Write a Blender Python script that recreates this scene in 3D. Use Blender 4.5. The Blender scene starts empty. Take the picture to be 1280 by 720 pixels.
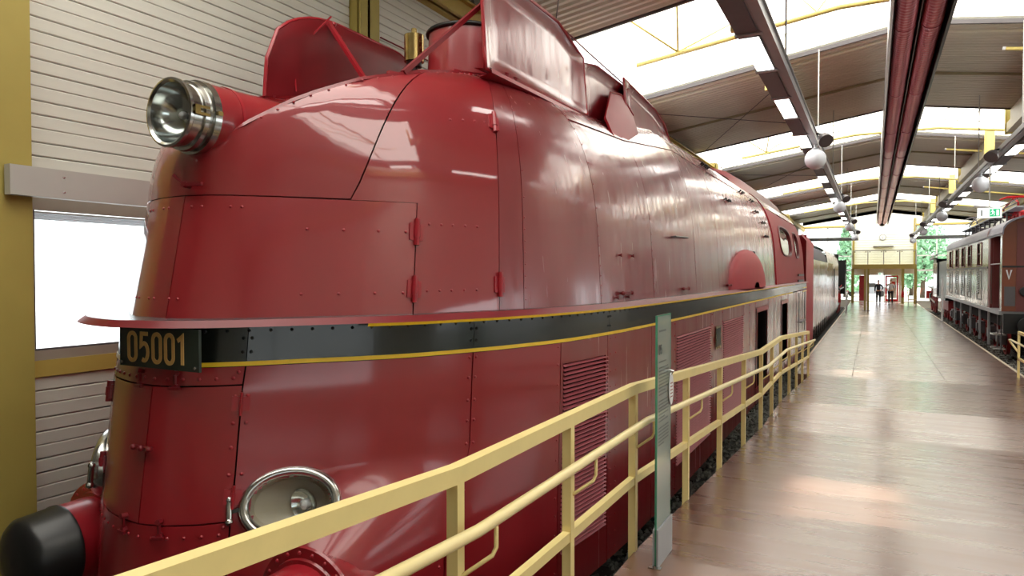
import bpy, math, random
import numpy as np
from mathutils import Vector, Matrix
R = random.Random(7)
SC = bpy.context.scene
COL = SC.collection
PI = math.pi

# ------------------------------------------------------------------ camera, world, sun, exposure
EYE = 2.75
cam_data = bpy.data.cameras.new('camera')
cam = bpy.data.objects.new('camera', cam_data)
COL.objects.link(cam)
cam.location = (0, 0, EYE)
cam_data.sensor_width = 36.0
cam_data.lens = 853.0 / 1280.0 * 36.0
cam_data.clip_start = 0.05
cam_data.clip_end = 400
cam.rotation_euler = (math.radians(90 - 1.209), 0, math.radians(27.868))
SC.camera = cam

world = bpy.data.worlds.new('world'); SC.world = world
world.use_nodes = True
_bg = world.node_tree.nodes['Background']
_bg.inputs[0].default_value = (0.93, 0.97, 1.0, 1)
_bg.inputs[1].default_value = 1.45

sun_d = bpy.data.lights.new('sun', 'SUN'); sun = bpy.data.objects.new('sun', sun_d); COL.objects.link(sun)
sun_d.energy = 6.5; sun_d.angle = math.radians(1.2); sun_d.color = (1.0, 0.86, 0.70)
SUN_DIR = Vector((2.5, 7.4, 6.5)).normalized()          # towards the sun
sun.rotation_euler = SUN_DIR.to_track_quat('Z', 'Y').to_euler()
sun.location = (20, 30, 30)

SC.view_settings.view_transform = 'Standard'
SC.view_settings.look = 'None'
SC.view_settings.gamma = 1.0
SC.view_settings.use_curve_mapping = False
SC.view_settings.exposure = 1.22
SC.cycles.max_bounces = 10
SC.cycles.diffuse_bounces = 5
SC.cycles.glossy_bounces = 4
SC.cycles.transmission_bounces = 6
SC.cycles.transparent_max_bounces = 10
SC.cycles.sample_clamp_indirect = 6.0
SC.cycles.caustics_reflective = False
SC.cycles.caustics_refractive = False

# ------------------------------------------------------------------ materials
def new_mat(name):
    m = bpy.data.materials.new(name); m.use_nodes = True
    return m, m.node_tree, m.node_tree.nodes['Principled BSDF']

def lin(r, g, b):
    f = lambda c: (c/255/12.92) if c/255 <= 0.04045 else ((c/255+0.055)/1.055)**2.4
    return (f(r), f(g), f(b), 1)

def mat(name, rgb, rough=0.5, metal=0.0, coat=0.0, noise=0.0, scale=8.0, stretch=(1, 1, 1), bump=0.0, bscale=None, spec=0.5, emit=None, estr=0.0, rvar=0.0):
    m, nt, b = new_mat(name)
    c = lin(*rgb)
    b.inputs['Base Color'].default_value = c
    b.inputs['Roughness'].default_value = rough
    b.inputs['Metallic'].default_value = metal
    b.inputs['Specular IOR Level'].default_value = spec
    b.inputs['Coat Weight'].default_value = coat
    b.inputs['Coat Roughness'].default_value = 0.06
    if emit:
        b.inputs['Emission Color'].default_value = lin(*emit); b.inputs['Emission Strength'].default_value = estr
    if noise or bump or rvar:
        tc = nt.nodes.new('ShaderNodeTexCoord'); mp = nt.nodes.new('ShaderNodeMapping')
        mp.inputs['Scale'].default_value = stretch
        nt.links.new(tc.outputs['Object'], mp.inputs['Vector'])
        n = nt.nodes.new('ShaderNodeTexNoise'); n.inputs['Scale'].default_value = scale; n.inputs['Detail'].default_value = 5
        nt.links.new(mp.outputs[0], n.inputs['Vector'])
        if noise:
            r = nt.nodes.new('ShaderNodeValToRGB')
            k = 1 - noise; k2 = 1 + noise * 0.6
            r.color_ramp.elements[0].position = 0.3; r.color_ramp.elements[1].position = 0.7
            r.color_ramp.elements[0].color = (c[0]*k, c[1]*k, c[2]*k, 1)
            r.color_ramp.elements[1].color = (min(1, c[0]*k2), min(1, c[1]*k2), min(1, c[2]*k2), 1)
            nt.links.new(n.outputs['Fac'], r.inputs['Fac']); nt.links.new(r.outputs['Color'], b.inputs['Base Color'])
        if rvar:
            mr = nt.nodes.new('ShaderNodeMapRange')
            mr.inputs['From Min'].default_value = 0.3; mr.inputs['From Max'].default_value = 0.7
            mr.inputs['To Min'].default_value = max(0.02, rough - rvar); mr.inputs['To Max'].default_value = rough + rvar
            nt.links.new(n.outputs['Fac'], mr.inputs['Value']); nt.links.new(mr.outputs[0], b.inputs['Roughness'])
        if bump:
            n2 = n
            if bscale:
                n2 = nt.nodes.new('ShaderNodeTexNoise'); n2.inputs['Scale'].default_value = bscale; n2.inputs['Detail'].default_value = 2
                nt.links.new(mp.outputs[0], n2.inputs['Vector'])
            bp = nt.nodes.new('ShaderNodeBump'); bp.inputs['Strength'].default_value = bump; bp.inputs['Distance'].default_value = 0.02
            nt.links.new(n2.outputs['Fac'], bp.inputs['Height'])
            nt.links.new(bp.outputs[0], b.inputs['Normal']); nt.links.new(bp.outputs[0], b.inputs['Coat Normal'])
    return m

def glass_mat(name, tint=(0.97, 0.99, 0.98), refl=0.04, rough=0.02):
    m = bpy.data.materials.new(name); m.use_nodes = True; nt = m.node_tree; nt.nodes.clear()
    o = nt.nodes.new('ShaderNodeOutputMaterial'); mix = nt.nodes.new('ShaderNodeMixShader')
    t = nt.nodes.new('ShaderNodeBsdfTransparent'); g = nt.nodes.new('ShaderNodeBsdfGlossy')
    lw = nt.nodes.new('ShaderNodeLayerWeight'); pw = nt.nodes.new('ShaderNodeMath'); pw.operation = 'POWER'; pw.inputs[1].default_value = 5.0
    ma = nt.nodes.new('ShaderNodeMath'); ma.operation = 'MULTIPLY_ADD'; ma.inputs[1].default_value = 1-refl; ma.inputs[2].default_value = refl
    nt.links.new(lw.outputs['Facing'], pw.inputs[0]); nt.links.new(pw.outputs[0], ma.inputs[0]); nt.links.new(ma.outputs[0], mix.inputs[0])
    lw.inputs['Blend'].default_value = 0.5
    t.inputs[0].default_value = (*tint, 1); g.inputs['Roughness'].default_value = rough
    nt.links.new(t.outputs[0], mix.inputs[1]); nt.links.new(g.outputs[0], mix.inputs[2])
    nt.links.new(mix.outputs[0], o.inputs[0])
    return m

def filmed_glass(name, rgb, amount):
    m = glass_mat(name, (0.90, 0.95, 0.93)); nt = m.node_tree; o = [n for n in nt.nodes if n.type == 'OUTPUT_MATERIAL'][0]
    src = o.inputs[0].links[0].from_socket; mx = nt.nodes.new('ShaderNodeMixShader'); d = nt.nodes.new('ShaderNodeBsdfDiffuse')
    d.inputs[0].default_value = lin(*rgb); mx.inputs[0].default_value = amount
    nt.links.new(src, mx.inputs[1]); nt.links.new(d.outputs[0], mx.inputs[2]); nt.links.new(mx.outputs[0], o.inputs[0]); return m

def translucent_mat(name, rgb, amount=0.8):
    m = bpy.data.materials.new(name); m.use_nodes = True; nt = m.node_tree; nt.nodes.clear()
    o = nt.nodes.new('ShaderNodeOutputMaterial'); mix = nt.nodes.new('ShaderNodeMixShader'); mix.inputs[0].default_value = amount
    d = nt.nodes.new('ShaderNodeBsdfDiffuse'); t = nt.nodes.new('ShaderNodeBsdfTranslucent')
    d.inputs[0].default_value = (*rgb, 1); t.inputs[0].default_value = (*rgb, 1)
    nt.links.new(d.outputs[0], mix.inputs[1]); nt.links.new(t.outputs[0], mix.inputs[2]); nt.links.new(mix.outputs[0], o.inputs[0])
    return m

M = {}
def red_paint(name, rgb, rough, streak, ior=1.75, cr=0.07):
    # old sheet-metal paint: vertical wiping streaks in gloss, slight dents
    m = mat(name, rgb, rough=rough, coat=1.0, noise=0.05, scale=2.0, stretch=(2.2, 2.2, 0.4), rvar=streak, bump=0.14, bscale=1.5, spec=0.5)
    m.node_tree.nodes['Principled BSDF'].inputs['Coat Roughness'].default_value = cr
    m.node_tree.nodes['Principled BSDF'].inputs['Coat IOR'].default_value = ior
    return m
M['red'] = red_paint('red_paint', (141, 16, 27), 0.45, 0.05, 1.45, 0.14)
M['red_hood'] = red_paint('red_paint_hood', (139, 17, 27), 0.45, 0.05, 1.7, 0.05)
M['red_side'] = red_paint('red_paint_side', (126, 20, 29), 0.38, 0.08, 1.5, 0.16)
def streak_coat(m, lo, hi):
    nt = m.node_tree; b = nt.nodes['Principled BSDF']; tc = nt.nodes.new('ShaderNodeTexCoord'); mp = nt.nodes.new('ShaderNodeMapping'); mp.inputs['Scale'].default_value = (7, 7, 0.5)
    n = nt.nodes.new('ShaderNodeTexNoise'); n.inputs['Scale'].default_value = 2.0; n.inputs['Detail'].default_value = 6
    mr = nt.nodes.new('ShaderNodeMapRange'); mr.inputs['From Min'].default_value = 0.32; mr.inputs['From Max'].default_value = 0.68; mr.inputs['To Min'].default_value = lo; mr.inputs['To Max'].default_value = hi
    nt.links.new(tc.outputs['Object'], mp.inputs[0]); nt.links.new(mp.outputs[0], n.inputs['Vector']); nt.links.new(n.outputs['Fac'], mr.inputs['Value']); nt.links.new(mr.outputs[0], b.inputs['Coat Roughness'])
streak_coat(M['red_side'], 0.08, 0.28)
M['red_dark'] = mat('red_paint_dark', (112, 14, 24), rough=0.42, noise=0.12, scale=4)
M['red_cab'] = mat('red_paint_cab', (150, 24, 36), rough=0.5, noise=0.08, scale=4, spec=0.35)
M['red_plain'] = mat('red_paint_plain', (150, 24, 36), rough=0.35, noise=0.08, scale=6, coat=0.3)
M['band'] = mat('black_green_band', (26, 31, 26), rough=0.26, coat=0.2, noise=0.25, scale=2.5, bump=0.12, bscale=2.2)
M['black'] = mat('black_paint', (22, 23, 24), rough=0.35, noise=0.15, scale=6)
M['void'] = mat('dark_inside', (9, 9, 9), rough=0.9, noise=0.2, scale=5)
M['yellow_line'] = mat('yellow_line_paint', (236, 196, 40), rough=0.4, noise=0.06, scale=9)
M['gold'] = mat('gold_digits', (224, 178, 106), rough=0.5, metal=0.0, noise=0.12, scale=14)
M['plate'] = mat('number_plate_green', (34, 44, 36), rough=0.45, noise=0.2, scale=10)
M['chrome'] = mat('worn_chrome', (200, 200, 196), rough=0.2, metal=1.0, noise=0.08, scale=10, rvar=0.06)
M['brass'] = mat('brass', (168, 146, 92), rough=0.25, metal=1.0, noise=0.12, scale=12, rvar=0.05)
M['reflector'] = mat('lamp_reflector', (196, 200, 198), rough=0.16, metal=1.0, noise=0.05, scale=5)
M['ivory'] = mat('lamp_recess_ivory', (176, 166, 146), rough=0.35, noise=0.08, scale=6)
M['rim_top'] = mat('running_board_top', (70, 70, 74), rough=0.26, noise=0.2, scale=20, spec=0.6)
M['slat'] = mat('grille_slat', (168, 84, 94), rough=0.4, noise=0.12, scale=10, spec=0.6)
M['rail_yellow'] = mat('railing_yellow', (230, 212, 146), rough=0.42, noise=0.05, scale=8, spec=0.4)
M['rail_tube'] = mat('handrail_cream', (232, 216, 158), rough=0.32, noise=0.06, scale=10, stretch=(4, 0.6, 4))
M['col_yellow'] = mat('column_yellow', (164, 148, 76), rough=0.55, noise=0.06, scale=3)
M['beam_yellow'] = mat('beam_yellow', (186, 164, 84), rough=0.5, noise=0.06, scale=3)
M['truss_yellow'] = mat('truss_yellow', (222, 204, 120), rough=0.45, noise=0.05, scale=3)
M['board'] = mat('wall_board_grey', (212, 212, 202), rough=0.5, noise=0.05, scale=2.5, stretch=(1, 0.4, 8))
M['board_white'] = mat('end_wall_white', (236, 240, 234), rough=0.5, noise=0.04, scale=3)
M['joint'] = mat('board_joint', (96, 88, 78), rough=0.8, noise=0.1, scale=4)
M['roof'] = mat('roof_sheet', (222, 218, 204), rough=0.45, noise=0.06, scale=2.0, stretch=(0.3, 2, 1))
M['seam'] = mat('roof_seam', (168, 158, 126), rough=0.5, noise=0.06, scale=3)
M['white_pipe'] = mat('white_pipe', (232, 228, 214), rough=0.4, noise=0.04, scale=4)
M['rod'] = mat('hanging_rod', (190, 190, 186), rough=0.4, metal=0.6, noise=0.05, scale=6)
M['grey_metal'] = mat('grey_metal', (160, 164, 168), rough=0.38, metal=0.15, noise=0.06, scale=6)
M['grey_dark'] = mat('dark_grey_metal', (92, 88, 90), rough=0.45, metal=0.2, noise=0.08, scale=6)
M['grey_panel'] = mat('grey_cover_panel', (176, 174, 168), rough=0.45, noise=0.04, scale=3)
M['frame_grey'] = mat('window_frame_grey', (158, 150, 138), rough=0.5, noise=0.05, scale=5)
M['white'] = mat('white_enamel', (232, 234, 236), rough=0.3, noise=0.03, scale=5)
M['globe'] = mat('opal_globe', (214, 218, 226), rough=0.3, noise=0.03, scale=3)
M['tube_on'] = mat('lit_tube', (255, 255, 255), rough=0.5, emit=(255, 252, 244), estr=3.0, noise=0.01)
M['pipe_red'] = mat('radiant_pipe', (206, 112, 126), rough=0.30, metal=0.5, noise=0.05, scale=2)
M['pipe_band'] = mat('radiant_pipe_silver', (190, 150, 154), rough=0.3, metal=0.7, noise=0.08, scale=8)
M['reflect_sheet'] = mat('heater_reflector', (86, 24, 34), rough=0.35, metal=0.3, noise=0.1, scale=5)
M['heater_edge'] = mat('heater_edge', (188, 186, 190), rough=0.3, metal=0.8, noise=0.05, scale=5)
M['glass'] = glass_mat('clear_glass')
M['sign_glass'] = filmed_glass('sign_glass', (176, 190, 182), 0.42)
M['sign_edge'] = mat('sign_glass_edge', (74, 140, 112), rough=0.15, noise=0.08, scale=8)
M['skylight'] = translucent_mat('skylight_sheet', (0.96, 0.96, 0.93), 0.85)
M['purple'] = mat('tender_cover_purple', (44, 36, 62), rough=0.5, noise=0.12, scale=3)
M['silver'] = mat('silver_side', (172, 170, 164), rough=0.25, coat=0.4, noise=0.12, scale=2, stretch=(2, 2, 0.3), rvar=0.08)
M['cream_side'] = mat('electric_side_green_grey', (126, 124, 106), rough=0.25, coat=0.4, noise=0.08, scale=2)
M['brown'] = mat('electric_brown', (126, 66, 40), rough=0.4, noise=0.06, scale=3)
M['brown_red'] = mat('electric_brown_red', (112, 54, 52), rough=0.4, noise=0.06, scale=3)
M['loco_roof'] = mat('electric_roof_grey', (132, 132, 144), rough=0.4, noise=0.06, scale=3)
M['wheel_red'] = mat('wheel_red', (140, 34, 34), rough=0.5, noise=0.12, scale=6)
M['red_bright'] = mat('bright_red', (206, 28, 34), rough=0.4, noise=0.05, scale=5)
M['steel'] = mat('rail_steel', (120, 112, 106), rough=0.35, metal=0.8, noise=0.1, scale=5)
M['stone'] = mat('ballast_stone', (128, 128, 120), rough=0.85, noise=0.35, scale=5)
M['bed'] = mat('ballast_bed', (60, 60, 56), rough=0.95, noise=0.4, scale=18, bump=0.6)
M['sleeper'] = mat('wood_sleeper', (58, 48, 42), rough=0.85, noise=0.2, scale=6, stretch=(1, 6, 1))
M['edge'] = mat('platform_edge_strip', (186, 174, 152), rough=0.45, noise=0.08, scale=6)
M['green'] = mat('exit_green', (30, 160, 110), rough=0.5, emit=(30, 170, 116), estr=0.5, noise=0.02)
M['exit_white'] = mat('exit_white', (236, 244, 238), rough=0.5, emit=(236, 246, 240), estr=0.4, noise=0.02)
M['ink'] = mat('print_ink', (70, 78, 76), rough=0.7, noise=0.05)
M['skin'] = mat('skin', (206, 152, 124), rough=0.55, noise=0.05, scale=9)
M['hair'] = mat('hair_grey', (110, 100, 92), rough=0.7, noise=0.2, scale=30)
M['navy'] = mat('navy_cloth', (34, 36, 48), rough=0.8, noise=0.15, scale=20)
M['shirt'] = mat('white_shirt', (216, 214, 220), rough=0.8, noise=0.05, scale=20)
M['trouser'] = mat('dark_trouser', (40, 38, 46), rough=0.8, noise=0.15, scale=20)
M['leaf'] = mat('leaves', (150, 196, 158), rough=0.7, noise=0.35, scale=2)
M['bark'] = mat('bark', (88, 74, 60), rough=0.9, noise=0.3, scale=8)
M['pave'] = mat('outside_paving', (190, 188, 182), rough=0.9, noise=0.08, scale=1)
M['car'] = mat('car_silver', (150, 156, 166), rough=0.3, metal=0.5, noise=0.03, scale=3)
M['wood'] = mat('bench_wood', (190, 150, 90), rough=0.5, noise=0.15, scale=6, stretch=(6, 1, 1))
M['tile_white'] = mat('white_plaster', (226, 226, 220), rough=0.7, noise=0.04, scale=2)

def floor_mat():
    m, nt, b = new_mat('floor_lacquered_board')
    tc = nt.nodes.new('ShaderNodeTexCoord'); mp = nt.nodes.new('ShaderNodeMapping'); mp.inputs['Scale'].default_value = (0.35, 3.2, 1)
    nt.links.new(tc.outputs['Object'], mp.inputs[0])
    n = nt.nodes.new('ShaderNodeTexNoise'); n.inputs['Scale'].default_value = 2.0; n.inputs['Detail'].default_value = 7
    nt.links.new(mp.outputs[0], n.inputs['Vector'])
    n2 = nt.nodes.new('ShaderNodeTexNoise'); n2.inputs['Scale'].default_value = 0.6; n2.inputs['Detail'].default_value = 4
    nt.links.new(tc.outputs['Object'], n2.inputs['Vector'])
    r = nt.nodes.new('ShaderNodeValToRGB'); r.color_ramp.elements[0].position = 0.3; r.color_ramp.elements[1].position = 0.72
    r.color_ramp.elements[0].color = lin(98, 66, 50); r.color_ramp.elements[1].color = lin(112, 78, 60)
    mx = nt.nodes.new('ShaderNodeMath'); mx.operation = 'ADD'; mx.use_clamp = True
    ml = nt.nodes.new('ShaderNodeMath'); ml.operation = 'MULTIPLY_ADD'; ml.inputs[1].default_value = 0.6; ml.inputs[2].default_value = -0.3
    nt.links.new(n2.outputs['Fac'], ml.inputs[0]); nt.links.new(n.outputs['Fac'], mx.inputs[0]); nt.links.new(ml.outputs[0], mx.inputs[1])
    nt.links.new(mx.outputs[0], r.inputs['Fac']); nt.links.new(r.outputs['Color'], b.inputs['Base Color'])
    mr = nt.nodes.new('ShaderNodeMapRange'); mr.inputs['From Min'].default_value = 0.3; mr.inputs['From Max'].default_value = 0.7
    mr.inputs['To Min'].default_value = 0.22; mr.inputs['To Max'].default_value = 0.36
    nt.links.new(n.outputs['Fac'], mr.inputs['Value']); nt.links.new(mr.outputs[0], b.inputs['Roughness'])
    bp = nt.nodes.new('ShaderNodeBump'); bp.inputs['Strength'].default_value = 0.03; bp.inputs['Distance'].default_value = 0.01
    nt.links.new(n.outputs['Fac'], bp.inputs['Height']); nt.links.new(bp.outputs[0], b.inputs['Normal'])
    b.inputs['Specular IOR Level'].default_value = 0.5
    b.inputs['Coat Weight'].default_value = 1.0; b.inputs['Coat Roughness'].default_value = 0.22; b.inputs['Coat IOR'].default_value = 1.6
    return m
M['floor'] = floor_mat()

# ------------------------------------------------------------------ mesh helpers (all coordinates are world metres)
class MB:
    def __init__(self): self.v = []; self.f = []; self.m = []; self.cur = 0
    def add(self, vs, fs):
        k = len(self.v); self.v += [tuple(p) for p in vs]
        for f in fs: self.f.append(tuple(i + k for i in f)); self.m.append(self.cur)
        return self
    def box(self, c, s, rz=0.0, rx=0.0, ry=0.0):
        hx, hy, hz = s[0]/2, s[1]/2, s[2]/2
        vs = [Vector((x, y, z)) for z in (-hz, hz) for y in (-hy, hy) for x in (-hx, hx)]
        if rz or rx or ry:
            mt = Matrix.Rotation(rz, 3, 'Z') @ Matrix.Rotation(ry, 3, 'Y') @ Matrix.Rotation(rx, 3, 'X')
            vs = [mt @ v for v in vs]
        vs = [(v.x + c[0], v.y + c[1], v.z + c[2]) for v in vs]
        return self.add(vs, [(0, 2, 3, 1), (4, 5, 7, 6), (0, 1, 5, 4), (2, 6, 7, 3), (0, 4, 6, 2), (1, 3, 7, 5)])
    def b2(self, x0, x1, y0, y1, z0, z1): return self.box(((x0+x1)/2, (y0+y1)/2, (z0+z1)/2), (abs(x1-x0), abs(y1-y0), abs(z1-z0)))
    def bar(self, a, b, w, h, up=(0, 0, 1)):
        a = Vector(a); b = Vector(b); d = (b - a); d.normalize(); up = Vector(up)
        if abs(d.dot(up)) > 0.95: up = Vector((0, 1, 0))
        s = d.cross(up).normalized(); u = s.cross(d)
        vs = []
        for p in (a, b):
            for (i, j) in ((-1, -1), (1, -1), (1, 1), (-1, 1)): vs.append(p + s*(i*w/2) + u*(j*h/2))
        return self.add(vs, [(3, 2, 1, 0), (4, 5, 6, 7), (0, 1, 5, 4), (1, 2, 6, 5), (2, 3, 7, 6), (3, 0, 4, 7)])
    def tube(self, pts, r, n=8, caps=True, closed=False):
        P = [Vector(p) for p in pts]; k = len(P); rr = r if isinstance(r, (list, tuple)) else [r]*k
        vs = []; fs = []; prev = None
        for i in range(k):
            if closed: t = P[(i+1) % k] - P[i-1]
            else: t = P[min(i+1, k-1)] - P[max(i-1, 0)]
            t.normalize()
            if prev is None:
                a = Vector((0, 0, 1)) if abs(t.z) < 0.9 else Vector((1, 0, 0))
                x = t.cross(a).normalized()
            else:
                x = prev - t*prev.dot(t); x.normalize()
            prev = x; y = t.cross(x)
            for j in range(n):
                an = 2*PI*j/n; vs.append(P[i] + (x*math.cos(an) + y*math.sin(an))*rr[i])
        for i in range(k if closed else k-1):
            i2 = (i+1) % k
            for j in range(n):
                fs.append((i*n+j, i*n+(j+1) % n, i2*n+(j+1) % n, i2*n+j))
        if caps and not closed:
            fs.append(tuple(range(n-1, -1, -1))); fs.append(tuple((k-1)*n+j for j in range(n)))
        return self.add(vs, fs)
    def lathe(self, o, axis, prof, n=24, caps=True):
        # prof = list of (distance along axis, radius)
        o = Vector(o); d = Vector(axis).normalized()
        a = Vector((0, 0, 1)) if abs(d.z) < 0.9 else Vector((1, 0, 0))
        x = d.cross(a).normalized(); y = d.cross(x)
        vs = []; fs = []
        for (t, r) in prof:
            for j in range(n):
                an = 2*PI*j/n; vs.append(o + d*t + (x*math.cos(an) + y*math.sin(an))*r)
        for i in range(len(prof)-1):
            for j in range(n):
                fs.append((i*n+j, (i+1)*n+j, (i+1)*n+(j+1) % n, i*n+(j+1) % n))
        if caps:
            if prof[0][1] > 1e-5: fs.append(tuple(range(n)))
            if prof[-1][1] > 1e-5: fs.append(tuple((len(prof)-1)*n+j for j in range(n-1, -1, -1)))
        return self.add(vs, fs)
    def prism(self, poly, o, ux, uy, d):
        # extrude a 2-D polygon (list of (a,b)) spanned by ux,uy at o by vector d
        o = Vector(o); ux = Vector(ux); uy = Vector(uy); d = Vector(d); n = len(poly)
        vs = [o + ux*a + uy*b for a, b in poly] + [o + ux*a + uy*b + d for a, b in poly]
        fs = [tuple(range(n-1, -1, -1)), tuple(range(n, 2*n))] + [(i, (i+1) % n, n+(i+1) % n, n+i) for i in range(n)]
        return self.add(vs, fs)
    def stroke(self, pts, w, o, ux, uy, d, closed=False):
        # flat lettering stroke with mitred joints, extruded by d
        P = [Vector((a, b)) for a, b in pts]; k = len(P); L = []; Rr = []
        for i in range(k):
            if closed: p0, p1, p2 = P[i-1], P[i], P[(i+1) % k]
            else: p0, p1, p2 = P[max(i-1, 0)], P[i], P[min(i+1, k-1)]
            d0 = (p1-p0) if (p1-p0).length > 1e-9 else (p2-p1); d1 = (p2-p1) if (p2-p1).length > 1e-9 else d0
            d0 = d0.normalized(); d1 = d1.normalized(); t = (d0+d1)
            t = t.normalized() if t.length > 1e-6 else d0
            nn = Vector((-t.y, t.x)); c = max(0.5, nn.dot(Vector((-d0.y, d0.x))))
            L.append(p1 + nn*(w/2/c)); Rr.append(p1 - nn*(w/2/c))
        for i in range(k if closed else k-1):
            j = (i+1) % k
            self.prism([L[i], L[j], Rr[j], Rr[i]], o, ux, uy, d)
        return self
    def grid(self, rows, closed_u=False):
        nu = len(rows[0]); vs = [p for r in rows for p in r]; fs = []
        for i in range(len(rows)-1):
            for j in range(nu if closed_u else nu-1):
                j2 = (j+1) % nu
                fs.append((i*nu+j, i*nu+j2, (i+1)*nu+j2, (i+1)*nu+j))
        return self.add(vs, fs)
    def ball(self, c, r, n=12, m=8, sx=1, sy=1, sz=1):
        vs = [(c[0], c[1], c[2]-r*sz)]
        for i in range(1, m):
            ph = -PI/2 + PI*i/m
            for j in range(n):
                an = 2*PI*j/n
                vs.append((c[0]+r*sx*math.cos(ph)*math.cos(an), c[1]+r*sy*math.cos(ph)*math.sin(an), c[2]+r*sz*math.sin(ph)))
        vs.append((c[0], c[1], c[2]+r*sz)); fs = []
        for j in range(n):
            fs.append((0, 1+(j+1) % n, 1+j)); fs.append((len(vs)-1, 1+(m-2)*n+j, 1+(m-2)*n+(j+1) % n))
        for i in range(m-2):
            for j in range(n):
                fs.append((1+i*n+j, 1+i*n+(j+1) % n, 1+(i+1)*n+(j+1) % n, 1+(i+1)*n+j))
        return self.add(vs, fs)

WLOC = {}
def wloc(o): return WLOC.get(o.name, Vector((0, 0, 0)))

def build(name, mb, m, parent=None, smooth=False, auto=None, origin=None):
    """link one mesh object; vertices are given in world metres"""
    me = bpy.data.meshes.new(name)
    base = wloc(parent) if parent else Vector((0, 0, 0))
    org = Vector(origin) if origin is not None else (base if parent else None)
    if org is None:
        xs = np.array(mb.v); org = Vector(((xs[:, 0].min()+xs[:, 0].max())/2, (xs[:, 1].min()+xs[:, 1].max())/2, xs[:, 2].min()))
    me.from_pydata([(p[0]-org.x, p[1]-org.y, p[2]-org.z) for p in mb.v], [], mb.f)
    ms = m if isinstance(m, (list, tuple)) else [m]
    for x in ms: me.materials.append(M[x] if isinstance(x, str) else x)
    if len(ms) > 1: me.polygons.foreach_set('material_index', mb.m)
    if smooth or auto is not None:
        me.polygons.foreach_set('use_smooth', [True]*len(me.polygons))
        if auto is not None: me.set_sharp_from_angle(angle=math.radians(auto))
    me.update()
    o = bpy.data.objects.new(name, me); COL.objects.link(o)
    if parent:
        o.parent = parent; o.location = org - base
    else:
        o.location = org
    WLOC[o.name] = org.copy()
    return o

def dup(o, parent=None, world_loc=None, rz=None):
    """a linked copy of one object (mesh data shared)"""
    c = o.copy(); COL.objects.link(c)
    if parent is not None: c.parent = parent
    base = wloc(parent) if parent else Vector((0, 0, 0))
    if world_loc is not None: c.location = Vector(world_loc) - base
    if rz is not None: c.rotation_euler = (0, 0, rz)
    WLOC[c.name] = Vector(world_loc) if world_loc is not None else wloc(o)
    return c

def dup_thing(root, loc, label=None):
    r = root.copy(); COL.objects.link(r); r.location = loc; WLOC[r.name] = Vector(loc)
    if label: r['label'] = label
    for ch in root.children:
        c = ch.copy(); COL.objects.link(c); c.parent = r
        for g in ch.children:
            d = g.copy(); COL.objects.link(d); d.parent = c
    return r

def thing(name, label, cat, loc=(0, 0, 0), group=None):
    o = bpy.data.objects.new(name, None); COL.objects.link(o); o.location = loc; o.empty_display_size = 0.1
    o['label'] = label; o['category'] = cat
    if group: o['group'] = group
    WLOC[o.name] = Vector(loc)
    return o

def tag(o, label, cat, group=None):
    o['label'] = label; o['category'] = cat
    if group: o['group'] = group
    return o

def structure(o, label, cat='structure'):
    o['kind'] = 'structure'; o['label'] = label; o['category'] = cat
    return o
# ------------------------------------------------------------------ the hall (setting)
NTH = ('first', 'second', 'third', 'fourth', 'fifth', 'sixth', 'seventh')
XL, XR, YB, YE = -5.35, 6.85, -8.3, 63.5
RX, RZ, RS = 0.75, 7.75, 0.15
def roof_z(x): return RZ - RS*abs(x-RX)
SKY = [11.3 + 12.1*k for k in range(-1, 5)]          # near edge of each skylight strip
SKW = 4.6

# platform floor: level landings joined by shallow ramps
FLOOR_PROFILE = [(YB, 1.77), (1.96, 1.095), (3.92, 1.095), (9.2, 0.78), (11.3, 0.78), (16.9, 0.45), (YE, 0.45)]
def floor_z(y):
    for (a, za), (b, zb) in zip(FLOOR_PROFILE, FLOOR_PROFILE[1:]):
        if y <= b: return za + (zb-za)*(y-a)/(b-a)
    return 0.45
def floor_slab(mb, x0, x1, ys, bottom=0.0, th=None):
    rows = []
    for y in ys:
        z = floor_z(y); rows.append([(x0, y, bottom), (x0, y, z), (x1, y, z), (x1, y, bottom)])
    mb.grid(rows); mb.add(rows[0], [(0, 1, 2, 3)]); mb.add(rows[-1], [(3, 2, 1, 0)])
mb = MB(); floor_slab(mb, -1.24, 3.0, [YB, 1.96, 3.92, 9.2, 11.3, 16.9])
structure(build('floor', mb, 'floor', origin=(0, 0, 0)), 'brown lacquered ramp floor between the two trains', 'floor')
fl = None
mb = MB(); floor_slab(mb, -1.56, -0.395, [16.9, YE])
fl = structure(build('floor', mb, 'floor', origin=(0, 0, 0)), 'long level brown platform floor in three lengthwise strips', 'floor')
for (a, b) in ((-0.385, 1.395), (1.405, 3.0)):
    mb = MB(); floor_slab(mb, a, b, [16.9, YE]); build('floor_panel', mb, 'floor', fl)
def edge_strip(x, w, ys, label):
    mb = MB(); rows = []
    for y in ys:
        z = floor_z(y); rows.append([(x-w/2, y, z-0.06), (x-w/2, y, z+0.006), (x+w/2, y, z+0.006), (x+w/2, y, z-0.06)])
    mb.grid(rows, closed_u=True)
    return structure(build('trim_%d' % edge_strip.n, mb, 'edge', origin=(x, 0, 0)), label, 'trim')
edge_strip.n = 1
edge_strip(-1.56, 0.05, [16.9, YE], 'pale steel edge strip on the left side of the level platform'); edge_strip.n = 2
edge_strip(3.0, 0.06, [YB, 1.96, 3.92, 9.2, 11.3, 16.9, YE], 'pale steel edge strip on the right side of the platform')

mb = MB(); mb.b2(XL-0.2, XR+0.2, YB, YE, -0.2, 0.0)
ground = structure(build('ground', mb, 'bed', origin=(0, 0, 0)), 'dark ballast bed below the platform', 'ground')

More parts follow.
